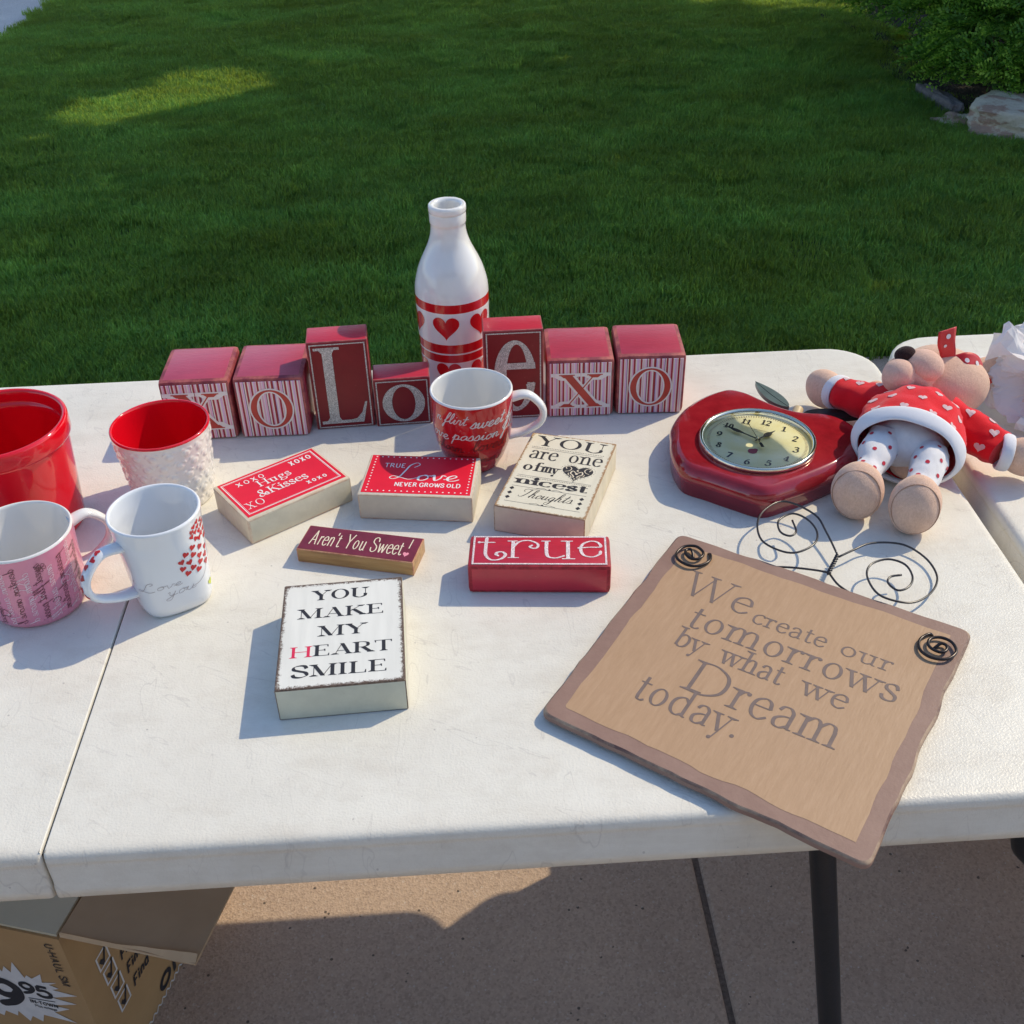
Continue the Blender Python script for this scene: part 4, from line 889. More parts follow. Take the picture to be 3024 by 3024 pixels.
# ================================================================== BROWN SIGN WITH WIRE
LO, BO, RO, TO = Vector((.3916, .1133)), Vector((.6240, -.0640)), Vector((.8010, .1827)), Vector((.5577, .3567))
C0 = (LO + BO + RO + TO) / 4
def quad_outline(inset, wav, n=26, rr=.012, seed=0):
    """outline with rounded corners and a hand-cut wavy edge"""
    cs = [LO, BO, RO, TO]; out = []
    for i in range(4):
        a, b = cs[i], cs[(i + 1) % 4]; d = (b - a).normalized(); nr = Vector((d.y, -d.x)); ln = (b - a).length
        s0 = rr + inset; 
        for k in range(n + 1):
            t = s0 + (ln - 2 * s0) * k / n; w = wav * (noise.noise(Vector((t * 30, i * 7.3 + seed, 1))) + 0.35 * noise.noise(Vector((t * 70, i * 3.1 + seed, 4)))) * min(1, 4 * k / n, 4 * (1 - k / n) + .05)
            out.append(a + d * t - nr * (inset + .0015 - w))
        c_ = cs[(i + 2) % 4]; d2 = (c_ - b).normalized(); n2 = Vector((d2.y, -d2.x)); p0 = out[-1]; p2 = b + d2 * s0 - n2 * (inset + .0015); p1 = b - nr * (inset + .0015) - n2 * (inset + .0015)
        for k in range(1, 6): t = k / 6; out.append(p0 * (1 - t) ** 2 + p1 * 2 * t * (1 - t) + p2 * t * t)
    return [p - C0 for p in out]
o = thing('hanging_sign', 'large tan and mauve wooden sign reading We create our tomorrows, overhanging the table front', 'sign', (C0.x, C0.y, TZ + .003))
q = N('mauve_brown_paint'); c = q.coord(); q.color(q.ramp(q.noise(28, 5, .65, c), [(.3, (.24, .140, .108)), (.7, (.30, .185, .142))])); q.set(Roughness=.55); q.bump(q.noise(300, 3, .6, c), .0002); M_MAUVE = q.m
q = N('tan_brushed_paint'); c = q.coord()
mp = q.n('ShaderNodeMapping'); mp.inputs['Rotation'].default_value = (0, 0, .62); q.l(c, mp.inputs[0])
k = q.ramp(q.noise(60, 6, .7, mp.outputs[0], (5, .6, 1)), [(.25, (.39, .235, .125)), (.5, (.44, .27, .15)), (.78, (.50, .32, .19))])
k = q.mix(q.math('MULTIPLY', q.noise(6, 4, .6, c), .35), k, (.39, .26, .17)); q.color(k); q.set(Roughness=.55); q.bump(q.noise(80, 4, .6, mp.outputs[0], (6, 1, 1)), .0002); M_TAN = q.m
M_SEDGE = edge_mat('rubbed_wood_edge', (.13, .065, .055), (.42, .30, .20), 22)
ZT_ = .0078
rings = [(.0016, .0), (.0, .0014), (.0, .0058), (.0008, .0070), (.0020, .0078)]
V = []; F = []; MI = []; L = None
for ins, zz in rings:
    pts = quad_outline(ins, .0022); L = len(pts); V += [(p.x, p.y, zz) for p in pts]
for r in range(len(rings) - 1):
    for k in range(L): j = (k + 1) % L; F.append((r * L + k, r * L + j, (r + 1) * L + j, (r + 1) * L + k)); MI.append(0 if r < 2 else 1)
F.append(tuple(reversed(range(L)))); MI.append(0)
tv, tf = polymesh([[Vector(p[:2]) * 1000 for p in V[(len(rings) - 1) * L:]]]); k0 = len(V); V += [(p.x * .001, p.y * .001, ZT_) for p in tv]; F += [tuple(k0 + i for i in f) for f in tf]; MI += [0] * len(tf)
mk('board', V, F, [M_MAUVE, M_SEDGE], o, smooth=45, mi=MI)
ZT = .0078
pts = quad_outline(.0160, .0028, rr=.003, seed=5); decal('tan_field', [[p * 1000 for p in pts]], M_TAN, o, lambda x, y: Vector((x * .001, y * .001, ZT + .0002)))
UX = (RO - TO).normalized(); UY = Vector((-UX.y, UX.x)); T0 = TO - C0
def smap(x, y): p = T0 + UX * x * .001 + UY * y * .001; return Vector((p.x, p.y, ZT + .00045))
M_SLET = simple('taupe_lettering', (.165, .118, .105, 1), .6, .12, 120)
P = text_polys('We', 43, 110.5, -87.5, 37, 'serif', .085, .036) + text_polys('create', 118.5, 187.5, -93.5, 21.5, 'serif', .10, .045) + text_polys('our', 202, 248, -93.5, 21.5, 'serif', .10, .045)
P += text_polys('tomorrows', 68, 262.5, -128.6, 34, 'serif', .095, .038) + text_polys('by', 68.5, 95, -158, 27, 'serif', .10, .045) + text_polys('what', 114, 170, -158.4, 27, 'serif', .10, .045) + text_polys('we', 190, 228.5, -158.8, 27, 'serif', .10, .045)
P += text_polys('D', 99, 135, -205, 40.5, 'serif', .09, .038) + text_polys('ream', 142, 236, -205.6, 40.5, 'serif', .085, .034) + text_polys('today.', 67, 162, -236.8, 35, 'serif', .09, .038)
decal('lettering', P, M_SLET, o, smap)
OFFS = Vector((C0.x, C0.y, .003))
def wire(name, pts, r, mat, n=5, z=0, seg=8):
    p = catmull([Vector(q) - OFFS + Vector((0, 0, z)) for q in pts], n); v, f = sweep(p, r, seg); return mk(name, v, f, mat, o, True)
wl = [(0.7094, 0.3045, 0.01), (0.7077, 0.3387, 0.0128), (0.7027, 0.3676, 0.0156), (0.6768, 0.3895, 0.0185), (0.6514, 0.3731, 0.0213), (0.6374, 0.3495, 0.022), (0.6347, 0.3205, 0.022), (0.6487, 0.302, 0.022), (0.6649, 0.2978, 0.022), (0.6856, 0.31, 0.022), (0.6937, 0.3298, 0.022), (0.6896, 0.3513, 0.022), (0.6771, 0.3624, 0.022), (0.6602, 0.3518, 0.022), (0.6567, 0.3331, 0.022), (0.6647, 0.3249, 0.022), (0.6728, 0.3317, 0.022), (0.674, 0.3506, 0.022)]
wr = [(0.7089, 0.2996, 0.012), (0.7266, 0.3088, 0.0124), (0.7449, 0.3185, 0.0115), (0.7662, 0.3208, 0.01), (0.7852, 0.3158, 0.0078), (0.798, 0.2945, 0.0062), (0.7979, 0.2674, 0.0062), (0.7841, 0.2444, 0.0076), (0.7636, 0.2286, 0.0101), (0.7456, 0.2261, 0.0128), (0.7275, 0.2366, 0.015), (0.7247, 0.2616, 0.016), (0.7342, 0.2799, 0.016), (0.7537, 0.2868, 0.016), (0.7675, 0.277, 0.016), (0.7681, 0.2579, 0.016), (0.7595, 0.2437, 0.016), (0.7472, 0.2393, 0.016), (0.7416, 0.2508, 0.016), (0.747, 0.2597, 0.016), (0.7586, 0.2617, 0.016)]
wire('wire_scroll', wl, .0011, M_WIRE); wire('wire_scroll', wr, .0011, M_WIRE)
wire('wire_hanger', [(0.6936, 0.2809, 0.008), (0.6808, 0.2859, 0.008), (0.6601, 0.2915, 0.008), (0.6404, 0.2967, 0.006), (.60, .305, .002), (.575, .31, .0015)], .0011, M_WIRE)
wire('wire_hanger', [(0.6942, 0.2809, 0.007), (0.6983, 0.2616, 0.007), (0.7109, 0.2439, 0.006), (0.7174, 0.2379, 0.004), (.735, .215, .0015), (.75, .185, .0015)], .0011, M_WIRE)
a, b = Vector((.7089, .3033, .011)), Vector((.6921, .2773, .0095)); d = (b - a).normalized(); s = Vector((0, 0, 1)); e = d.cross(s)
for ph in (0, pi):
    wire('wire_twist', [tuple(a + (b - a) * t / 24 + (s * cos(t * 1.05 + ph) + e * sin(t * 1.05 + ph)) * .0014) for t in range(25)], .0011, M_WIRE, 2)
tl = [(0.5791, 0.3204), (0.5817, 0.3138), (0.5804, 0.3058), (0.5753, 0.2994), (0.5651, 0.2947), (0.5558, 0.2964), (0.5484, 0.3048), (0.547, 0.313), (0.5503, 0.3197), (0.5574, 0.3261), (0.565, 0.327), (0.5709, 0.3246), (0.5748, 0.3163), (0.573, 0.3095), (0.5671, 0.3051), (0.5604, 0.3069), (0.5571, 0.314), (0.5581, 0.3196), (0.5617, 0.3219), (0.5642, 0.3185), (0.564, 0.3091)]
tr_ = [(0.7615, 0.1783), (0.7579, 0.1803), (0.7484, 0.1758), (0.7424, 0.1685), (0.7404, 0.159), (0.744, 0.1504), (0.7518, 0.1457), (0.7612, 0.1457), (0.7698, 0.1518), (0.7726, 0.1591), (0.7711, 0.1676), (0.7644, 0.173), (0.7561, 0.173), (0.7508, 0.1678), (0.7502, 0.1609), (0.7552, 0.155), (0.7608, 0.1545), (0.7649, 0.159), (0.7648, 0.1639), (0.7609, 0.1649), (0.7546, 0.1623)]
for pts in (tl, tr_):
    m = len(pts) - 1; wire('wire_coil', [(x, y, .0108 + .0014 + .0022 * min(1, k / 5) - (.006 if k == 0 else 0) - (.003 if k == m else 0)) for k, (x, y) in enumerate(pts)], .00145, M_COIL, 5, 0, 10)

# ================================================================== BOTTLE
q = N('milk_glass'); q.color((.80, .79, .76, 1)); q.set(Roughness=.12, Subsurface_Weight=.25, Subsurface_Scale=.01); q.b.inputs['Subsurface Radius'].default_value = (1, .95, .9)
q.set(Coat_Weight=.3); M_MILK = q.m
M_BRED = simple('red_enamel', (.56, .008, .012, 1), .14, .05, 20, coat=.5)
o = thing('milk_bottle', 'tall white glass bottle with red bands and hearts behind the letter blocks', 'bottle', (.3336, .71, TZ))
outer = [(.036, 0), (.040, .002), (.0415, .006), (.0418, .030), (.0423, .040)]
bands = [(.0640 - .0005, .0528), (.0777, .0655), (.1310, .1197)]
def brad(z):
    pts = [(0, .040), (.006, .0415), (.036, .0423), (.079, .0442), (.121, .0453), (.135, .0450), (.143, .0443), (.152, .0423), (.163, .0391), (.173, .0348), (.183, .0298), (.192, .0256), (.201, .0225), (.208, .0212), (.214, .0208)]
    for (z0, r0), (z1, r1) in zip(pts, pts[1:]):
        if z <= z1: return r0 + (r1 - r0) * max(0, (z - z0)) / (z1 - z0)
    return pts[-1][1]
zs = sorted(set([round(.006 + .004 * i, 4) for i in range(53)] + [b for p in bands for b in p])); zs = [z for z in zs if z <= .2141]
prof = [(.034, .0, 0), (.0395, .0015, 0)]
for z in zs:
    inb = any(lo - 1e-6 <= z < hi - 1e-6 for hi, lo in bands); prof.append((brad(z), z, 1 if inb else 0))
prof += [(.0210, .2175, 0), (.0216, .2182, 0), (.0218, .2200, 0), (.0218, .2290, 0), (.0214, .2300, 0), (.0212, .2306, 0), (.0221, .2312, 0), (.0224, .2335, 0), (.0224, .2370, 0), (.0219, .2392, 0), (.0206, .2402, 0), (.0178, .2400, 0), (.0160, .2388, 0), (.0155, .236, 0), (.0155, .222, 0), (.0160, .210, 0), (.0170, .205, 0)]
v, f, m = lathe(prof, 96); mk('bottle_body', v, f, [M_MILK, M_BRED], o, smooth=50, mi=m)
P = []
for row, zc in enumerate((99.3, 36.5)):
    for k in range(6): P.append(heart_poly((k * 60 - 12 - 90 + (0 if row == 0 else 0)) * pi / 180 * 44.3, zc, 33, 31, 40))
for i, p in enumerate(P): decal('heart_print', [p], M_BRED, o, lambda x, y: Vector(((brad(y * .001) + .0002) * cos(x / 44.3), (brad(y * .001) + .0002) * sin(x / 44.3), y * .001)), grid=2.6)

# ================================================================== MUGS
def glaze(name, col, rough=.08, coat=1.0):
    q = N(name); q.color(col); q.set(Roughness=rough); q.set(Coat_Weight=coat * .4); q.b.inputs['Coat Roughness'].default_value = .03
    q.bump(q.noise(25, 2, .5), .0003, .3); return q.m
M_WGL = glaze('white_glaze', (.80, .79, .76, 1)); M_WGL2 = glaze('cool_white_glaze', (.78, .80, .82, 1)); M_RGL = glaze('red_glaze', (.50, .010, .014, 1)); M_BRIGHT = glaze('bright_red_glaze', (.72, .004, .014, 1)); M_PGL = glaze('pink_glaze', (.74, .26, .36, 1))
def interp(tab):
    def f(z):
        z = max(tab[0][0], min(tab[-1][0], z))
        for (z0, r0), (z1, r1) in zip(tab, tab[1:]):
            if z <= z1: t = (z - z0) / (z1 - z0); return r0 + (r1 - r0) * t
        return tab[-1][1]
    return f
def mug_body(o, tab, H, wall, mats, n=96, fn=None, dz=.003, rim=2):
    rf = interp(tab); prof = [(max(.002, tab[0][1] - .006), .0012, 0), (tab[0][1] - .0035, .0, 0), (tab[0][1] - .0012, .0006, 0)]
    z = .002
    while z < H - .002: prof.append((rf(z), z, 0)); z += dz
    R = rf(H); prof += [(R, H - .0022, rim), (R - .0003, H - .0009, rim), (R - .0012, H - .0001, rim), (R - wall * .6, H, rim), (R - wall + .0002, H - .0008, 1)]
    z = H - .003
    while z > .008: prof.append((rf(z) - wall, z, 1)); z -= .004
    prof += [(rf(.008) - wall - .001, .0062, 1), (rf(.008) - wall - .004, .0052, 1)]
    v, f, m = lathe(prof, n, fn); return mk('mug_body', v, f, mats, o, smooth=60, mi=m), rf
def handle(o, rf, az, ztop, zbot, out, mat, wr=.0058, th=.0036, drop=0, rings=10, tilt=0):
    rt, rb = rf(ztop), rf(zbot)
    pts = [(rt - .003, ztop), (rt + out * .45, ztop + .003), (rt + out * .85, ztop - (ztop - zbot) * .16), (rt + out, ztop - (ztop - zbot) * .42), (rt + out * .86, ztop - (ztop - zbot) * .70), (rb + out * .45, zbot + (ztop - zbot) * .08), (rb - .003, zbot + drop)]
    d = Vector((cos(az), sin(az), 0)); p = catmull([d * a + Vector((0, 0, b)) for a, b in pts], 7)
    side = Vector((-sin(az), cos(az), 0))
    v, f = sweep(p, lambda t: (wr * (1 + .35 * (abs(t - .5) * 2) ** 4), th * (1 + .3 * (abs(t - .5) * 2) ** 4)), 16, up=side); return mk('handle', v, f, mat, o, smooth=60)
# red mug with white script
o = thing('mug', 'red mug with white script and white handle, standing behind the True Love block', 'mug', (.3506, .5272, TZ))
tab = [(0, .0285), (.004, .0300), (.012, .0345), (.022, .0385), (.035, .0425), (.05, .0448), (.065, .0458), (.08, .0462), (.0969, .0463)]
b, rf = mug_body(o, tab, .0969, .0032, [M_RGL, M_WGL, M_WGL])
handle(o, rf, radians(-2), .083, .034, .034, M_WGL, .0066, .0042)
A0 = radians(-90); R0 = rf(.06) * 1000
def cmap(x, y, off=.0002):
    r = rf(y * .001) + off; a = A0 + x / R0; return Vector((r * cos(a), r * sin(a), y * .001))
M_SILVINK = glitter('silver_white_script', (.62, .60, .58), (.92, .9, .88), 2500)
P = text_polys('n flirt', -46, -8, 75, 13.5, 'script', .10, .07, .4) + text_polys('sweet', -4, 36, 71, 15, 'script', .12, .08, .45) + text_polys('f', 40, 52, 70, 16, 'script', .1, .07, .4)
P += text_polys('ove', -56, -31, 52, 15, 'script', .11, .08, .3) + text_polys('passion', -25, 29, 55, 13.5, 'script', .11, .08, .4) + text_polys('fli', 36, 58, 58, 16, 'script', .1, .07, .4)
decal('lettering', P, M_SILVINK, o, cmap, grid=6)
M_DKSC = simple('dark_red_script', (.13, .005, .008, 1), .3, .2)
P = text_polys('charm', -52, -14, 37, 13, 'script', .10, .07, .4) + text_polys('loved', -4, 38, 40, 16, 'script', .09, .06, .4) + text_polys('amor', 0, 28, 21, 12, 'script', .10, .07, .4)
decal('lettering', P, M_DKSC, o, cmap, grid=6, label='dark red handwriting below the white words')
# white mug with hearts
o = thing('mug', 'white rounded-square mug with a red heart balloon and hearts on its handle', 'mug', (.0454, .3119, TZ))
tab = [(0, .0325), (.003, .0340), (.010, .0360), (.03, .0372), (.06, .0392), (.09, .0422), (.1046, .0437)]
SQ0 = radians(28)
def sqf(v, a):
    t = 1 - min(1, max(0, v.z) / .085); n = 2 + 1.9 * t ** .8; q = a - SQ0; c_, s_ = abs(cos(q)), abs(sin(q)); k = (c_ ** n + s_ ** n) ** (-1 / n); k = 1 + (k - 1) * .75
    return Vector((v.x * k, v.y * k, v.z))
b, rf = mug_body(o, tab, .1046, .0034, [M_WGL2, M_WGL2, M_WGL2], fn=sqf)
hd = handle(o, rf, radians(-137), .082, .026, .040, M_WGL2, .0068, .0038)
R0 = 39.0
def hmap(x, y, off=.00035):
    z = y * .001; a = x / R0; r = rf(z) + off; return sqf(Vector((r * cos(a), r * sin(a), z)), a)
mred = simple('red_heart_ink', (.55, .015, .02, 1), .3, .25, 90); rd = random.Random(4)
def az(d, R=39.0): return d * pi / 180 * R
P = []
for dz_, zz in [(-33.9, 73.6), (-21.8, 69.0), (-9, 62.5), (-45.6, 69.6), (-34.8, 65.4), (-24.5, 60.1), (-12.4, 55.4), (-52.2, 62.7), (-41.4, 59.0), (-25.5, 52.9), (-14, 47.8), (-52.7, 54.5), (-38, 51.4), (-30.5, 46), (-46.8, 47.3)]: P.append(heart_poly(az(dz_), zz, 6.6, 6.6, 16, rd.uniform(-.7, .5)))
for dz_, zz in [(-17.0, 95.9), (-7.0, 93.0), (-25.0, 93.6), (-16.1, 90), (-6.5, 86.5), (-30, 89.5), (-22.7, 86.6), (-14, 84), (-30.5, 84.5), (-10.5, 79.5), (-25, 80), (-18, 77.6), (-1, 80), (0, 88), (2, 73), (-4, 73)]: P.append(heart_poly(az(dz_), zz, 5.4, 5.4, 16, rd.uniform(-.7, .5)))
decal('heart_print', P, mred, o, hmap)
P = text_polys('i', az(-130), az(-123), 42, 10, 'script', .035, .035, .2) + text_polys('L', az(-118), az(-94), 36, 11, 'script', .035, .035, .2) + text_polys('ove', az(-94), az(-58), 38, 9, 'script', .04, .04, .3) + text_polys('you', az(-82), az(-40), 28, 11, 'script', .035, .035, .4)
P += curve([(az(-44), 30), (az(-30), 33), (az(-18), 42), (az(-14), 56)], .4, .4)
decal('lettering', P, simple('grey_ink', (.30, .25, .26, 1), .4, .1), o, hmap, grid=6)
decal('heart_print', [heart_poly(az(-13), 21.5, 7, 8, 20, .2)], simple('lime_ink', (.62, .68, .10, 1), .4, .1), o, hmap, grid=3, label='lime green heart')
# hearts painted on the handle surface
def project_decals(src, name, specs, mat, parent, off=.0004, grid=None):
    me = src.data; bvh = BVHTree.FromPolygons([v.co.copy() for v in me.vertices], [tuple(p.vertices) for p in me.polygons]); out = []
    VV = []; FF = []
    for (c, n, up, polys) in specs:
        n = Vector(n).normalized(); up = Vector(up); up = (up - n * up.dot(n)).normalized(); rt = up.cross(n); c = Vector(c)
        V, F = polymesh(polys, grid); k = len(VV); pv = []; ok = []
        for v in V:
            p = c + rt * v.x * .001 + up * v.y * .001; h = bvh.ray_cast(p + n * .03, -n, .06); sg = 1
            if h[0] is None: h = bvh.find_nearest(p); ok.append(False)
            else: ok.append(abs(h[1].dot(n)) > .05); sg = 1 if h[1].dot(n) > 0 else -1
            pv.append(h[0] + h[1] * off * sg)
        FF += [tuple(k + i for i in f) for f in F if all(ok[i] for i in f)]; VV += pv
    return mk(name, VV, FF, mat, parent)
hc = Vector((cos(radians(-137)), sin(radians(-137)), 0)); sp = []
for i, (r, z, s) in enumerate([(.062, .084, -.3), (.069, .083, .4), (.076, .078, -.2), (.083, .070, .3), (.080, .058, -.2), (.083, .050, .5), (.074, .036, .1)]):
    c = hc * r + Vector((0, 0, z)) + Vector((-hc.y, hc.x, 0)) * .003 * s
    nn = (hc * (r - .060) + Vector((0, 0, z - .056))).normalized(); sp.append((c, nn, Vector((-hc.y, hc.x, .4)), [heart_poly(0, 0, 6.4, 6.4, 18, i * .9)]))
project_decals(hd, 'heart_print', sp, mred, o, grid=1.6)
# pink mug with script
o = thing('mug', 'pink mug covered in white and brown script at the left edge', 'mug', (-.0864, .3147, TZ))
tab = [(0, .0425), (.003, .0448), (.008, .0462), (.02, .0472), (.05, .0480), (.0862, .0497)]
b, rf = mug_body(o, tab, .0862, .0030, [M_PGL, M_WGL, M_WGL])
handle(o, rf, radians(34), .074, .022, .033, M_WGL, .0062, .0040)
R0 = 48.0
def pmap(u, w):
    # the words run down the side: u along the text, w across it
    x = w; y = u; z = (84 - u) * .001; r = rf(max(0, z)) + .00022; a = radians(-90) + (x + (u * -.06)) / R0; return Vector((r * cos(a), r * sin(a), z))
words = ['charm amore devotion beloved', 'sweet flirt passion devotion', 'amore sweet flirt charm', 'passion devotion beloved sweet', 'sweet devotion charm amore', 'beloved devotion passion', 'flirt amore sweet charm', 'charm sweet passion flirt', 'devotion amore beloved']
WP = []; DP = []
for i in range(15):
    w = -80 + i * 11.0; s = words[i % 9]; u0 = 2.5 + (i * 7) % 13
    while len(s) > 0:
        n = 0; tot = 0
        for ch in s: tot += SCR.get(ch, SCR[' '])[0] * 10.6
        if u0 + tot > 80: s = s[:-1]; continue
        break
    if s.strip(): 
        pl = text_polys(s.strip(), u0, u0 + sum(SCR.get(ch, SCR[' '])[0] for ch in s.strip()) * 10.2, -w, 10.5, 'script', .058, .044, .25)
        (WP if i % 2 else DP).extend([[Vector((p.x, -p.y)) for p in q_] for q_ in pl])
pmap2 = lambda u, w: pmap(u, w)
for i, (u, w, kind) in enumerate([(14, 31, 'f'), (30, 10, 'h'), (26, -40, 'f'), (48, 25, 's'), (62, -12, 'h'), (40, 52, 'h'), (58, 40, 's')]):
    tgt = DP if i % 2 == 0 else WP
    if kind == 'f':
        for k in range(5): tgt += curve([(u, w), (u + 4 * cos(k * 1.26 - .4), w + 4 * sin(k * 1.26 - .4)), (u + 4.4 * cos(k * 1.26), w + 4.4 * sin(k * 1.26)), (u + 4 * cos(k * 1.26 + .4), w + 4 * sin(k * 1.26 + .4)), (u, w)], .5, .5)
    elif kind == 'h': tgt += curve([(u - 5, w), (u - 1, w + 5), (u + 4, w + 4), (u + 3, w), (u + 4, w - 4), (u - 1, w - 5), (u - 5, w)], .6, .6)
    else: tgt += curve([(u + (1 + .9 * k) * cos(k * .9), w + (1 + .9 * k) * sin(k * .9)) for k in range(6)], .6, .6)
decal('lettering', WP, simple('pale_pink_script', (.86, .66, .70, 1), .3, .05), o, pmap2, grid=7)
decal('lettering', DP, simple('brown_script', (.16, .045, .05, 1), .3, .1), o, lambda u, w: pmap(u, w) * Vector((1, 1, 1)) if False else pmap(u, w) + (pmap(u, w) - Vector((0, 0, pmap(u, w).z))).normalized() * .00015, grid=7, label='dark brown handwriting')
# textured white cup with red inside
o = thing('cup', 'white cup embossed with hearts and red inside, in front of the leftmost letter cube', 'cup', (.0135, .4907, TZ))
tab = [(0, .0425), (.003, .0440), (.0914, .0530)]
rf = interp(tab); R0 = .049; NH = 18; dzr = .0140
def hts(u, z):
    """height of the puffed heart relief"""
    best = 0
    cell = 2 * pi * R0 / NH; rows = z / dzr; j = int(math.floor(rows))
    for jj in (j - 1, j, j + 1):
        if jj < 0 or jj > 5: continue
        sh = (jj % 2) * .5; i = round(u / cell - sh); cx = (i + sh) * cell; cz = (jj + .5) * dzr + .0005
        x = (u - cx) / (cell * .37); y = (z - cz) / (dzr * .40)
        rt = .22 * sin(i * 12.9 + jj * 4.1); x, y = x * cos(rt) - y * sin(rt), x * sin(rt) + y * cos(rt)
        if abs(x) > 1.3 or abs(y) > 1.35: continue
        y += .12; q = (x * x + y * y - 1) ** 3 - x * x * y ** 3
        if q < 0: best = max(best, min(1, (-q) * 1.6) ** .75)
    return best
prof = [(.034, .0012, 0), (.0405, 0, 0), (.0432, .0008, 0)]; z = .002
while z < .0885: prof.append((rf(z), z, 0)); z += .00085
prof += [(.0528, .0890, 2), (.0527, .0906, 2), (.0518, .0914, 2), (.0504, .0912, 1), (.0498, .0900, 1)]; z = .087
while z > .008: prof.append((rf(z) - .0034, z, 1)); z -= .005
prof += [(.038, .006, 1), (.02, .0055, 1)]
def efn(v, a):
    r = hypot(v.x, v.y)
    if r > rf(v.z) - .0006 and .003 < v.z < .0885:
        k = 1 + (hts((a % (2 * pi)) * R0, v.z) * .0012 - .0003) / r; return Vector((v.x * k, v.y * k, v.z))
    return v
v, f, m = lathe(prof, 400, efn); q = N('pearl_white_glaze'); q.color((.80, .76, .70, 1)); q.set(Roughness=.15); q.set(Coat_Weight=.4); M_PEARL = q.m
mk('cup_body', v, f, [M_PEARL, M_BRIGHT, M_BRIGHT], o, smooth=80, mi=m)
# big red canister
o = thing('canister', 'large glossy red canister with a thick lip, cut off by the left edge', 'canister', (-.139, .4470, TZ))
tab = [(0, .0590), (.003, .0612), (.110, .0690), (.1285, .0700)]
rf = interp(tab)
prof = [(.050, .0012, 0), (.0575, 0, 0), (.0605, .0015, 0)]
z = .004
while z < .104: prof.append((rf(z), z, 0)); z += .005
prof += [(.0688, .1055, 0), (.0692, .1068, 0), (.0716, .1078, 0), (.0724, .1095, 0), (.0724, .1240, 0), (.0718, .1262, 0), (.0704, .1276, 0), (.0690, .1278, 0), (.0674, .1270, 0), (.0664, .1250, 0), (.0660, .1200, 0), (.0660, .1150, 0), (.0650, .1125, 0), (.0632, .1110, 0)]
z = .105
while z > .01: prof.append((rf(z) - .005, z, 0)); z -= .008
prof += [(.052, .007, 0), (.03, .006, 0)]
v, f, m = lathe(prof, 120); mk('canister_body', v, f, M_BRIGHT, o, smooth=60)

# ================================================================== APPLE CLOCK
OC = Vector((.675, .492, 0))
ol = [(.5748, .510), (.580, .535), (.597, .565), (.620, .588), (.645, .603), (.664, .607), (.684, .596), (.702, .574), (.720, .556), (.738, .546), (.760, .541), (.778, .528), (.790, .507), (.793, .485), (.785, .465), (.768, .446), (.748, .428), (.715, .409), (.685, .395), (.653, .3845), (.627, .400), (.600, .421), (.578, .438), (.5715, .460), (.571, .487)]
def dense(P, n=6):
    P = [Vector((p[0], p[1], 0)) for p in P]; return catmull(P, n, True)
base = dense(ol, 5)
def inset(P, d):
    L = len(P); out = []
    for i in range(L):
        t = (P[(i + 2) % L] - P[i - 2]).normalized(); n = Vector((t.y, -t.x, 0))       # outline runs clockwise seen from above
        out.append(P[i] + n * d)
    return out
o = thing('apple_clock', 'glossy red apple shaped clock lying flat beside the teddy bear', 'clock', (OC.x, OC.y, TZ))
q = N('lacquered_red'); c = q.coord(); q.color(q.ramp(q.noise(34, 6, .7, c), [(.30, (.24, .008, .013)), (.5, (.33, .012, .020)), (.75, (.39, .022, .027))])); q.set(Roughness=.12); q.set(Coat_Weight=.5); M_LACQ = q.m
M_LACQ2 = simple('lacquered_wine_red', (.20, .008, .018, 1), .2, .15, 20, coat=.4)
# winding test
ar = sum(a.x * b.y - b.x * a.y for a, b in zip(base, base[1:] + base[:1])); sgn = 1 if ar < 0 else -1
def cl_obj(name, levels, mat, ang=40):
    V = []; F = []; L = len(base)
    for d, z in levels: V += [(p.x - OC.x, p.y - OC.y, z) for p in inset(base, d * sgn)]
    for r in range(len(levels) - 1):
        for k in range(L): j = (k + 1) % L; F.append((r * L + k, (r + 1) * L + k, (r + 1) * L + j, r * L + j) if sgn > 0 else (r * L + k, r * L + j, (r + 1) * L + j, (r + 1) * L + k))
    a = tuple(range((len(levels) - 1) * L, len(levels) * L)); F.append(a if sgn < 0 else tuple(reversed(a)))
    a = tuple(range(L)); F.append(tuple(reversed(a)) if sgn < 0 else a)
    return mk(name, V, F, mat, o, smooth=ang)
cl_obj('clock_side', [(.002, 0), (.0015, .001), (.001, .016), (.0008, .0175)], M_LACQ2)
lv = [(.0002, .0176), (-.0006, .020), (0, .0245), (.0016, .0285), (.0038, .0320), (.0065, .0345), (.0090, .0360), (.0105, .0364)]
cl_obj('clock_body', lv, M_LACQ, 50)
BC = Vector((.6665, .4795, 0)) - OC; 
M_BRASS = simple('pale_brass', (.80, .76, .60, 1), .14, .05, 40, metal=1.0)
v, f, m = lathe([(.0632, .0365, 0), (.0645, .0378, 0), (.0648, .0405, 0), (.0640, .0425, 0), (.0625, .0432, 0), (.0608, .0427, 0), (.0598, .0412, 0), (.0592, .0390, 0), (.0590, .0372, 0)], 96)
Fb = [x for x in f if len(x) == 4]; mk('bezel', [p + BC for p in v[:9 * 96]], Fb, M_BRASS, o, smooth=60)
q = N('clock_dial_print'); c = q.coord(); q.color(q.ramp(q.noise(34, 5, .6, c), [(.3, (.86, .78, .38)), (.5, (.90, .86, .50)), (.7, (.92, .90, .62))])); q.set(Roughness=.6)
dd = [(BC.x + .0591 * cos(2 * pi * k / 64), BC.y + .0591 * sin(2 * pi * k / 64), .0368) for k in range(64)]; mk('dial', dd, [tuple(range(64))], q.m, o)
UP = radians(62.5)
def cmap2(x, y, z=.0371):
    a = UP - pi / 2; return Vector((BC.x + (x * cos(a) - y * sin(a)) * .001, BC.y + (x * sin(a) + y * cos(a)) * .001, z))
P = []
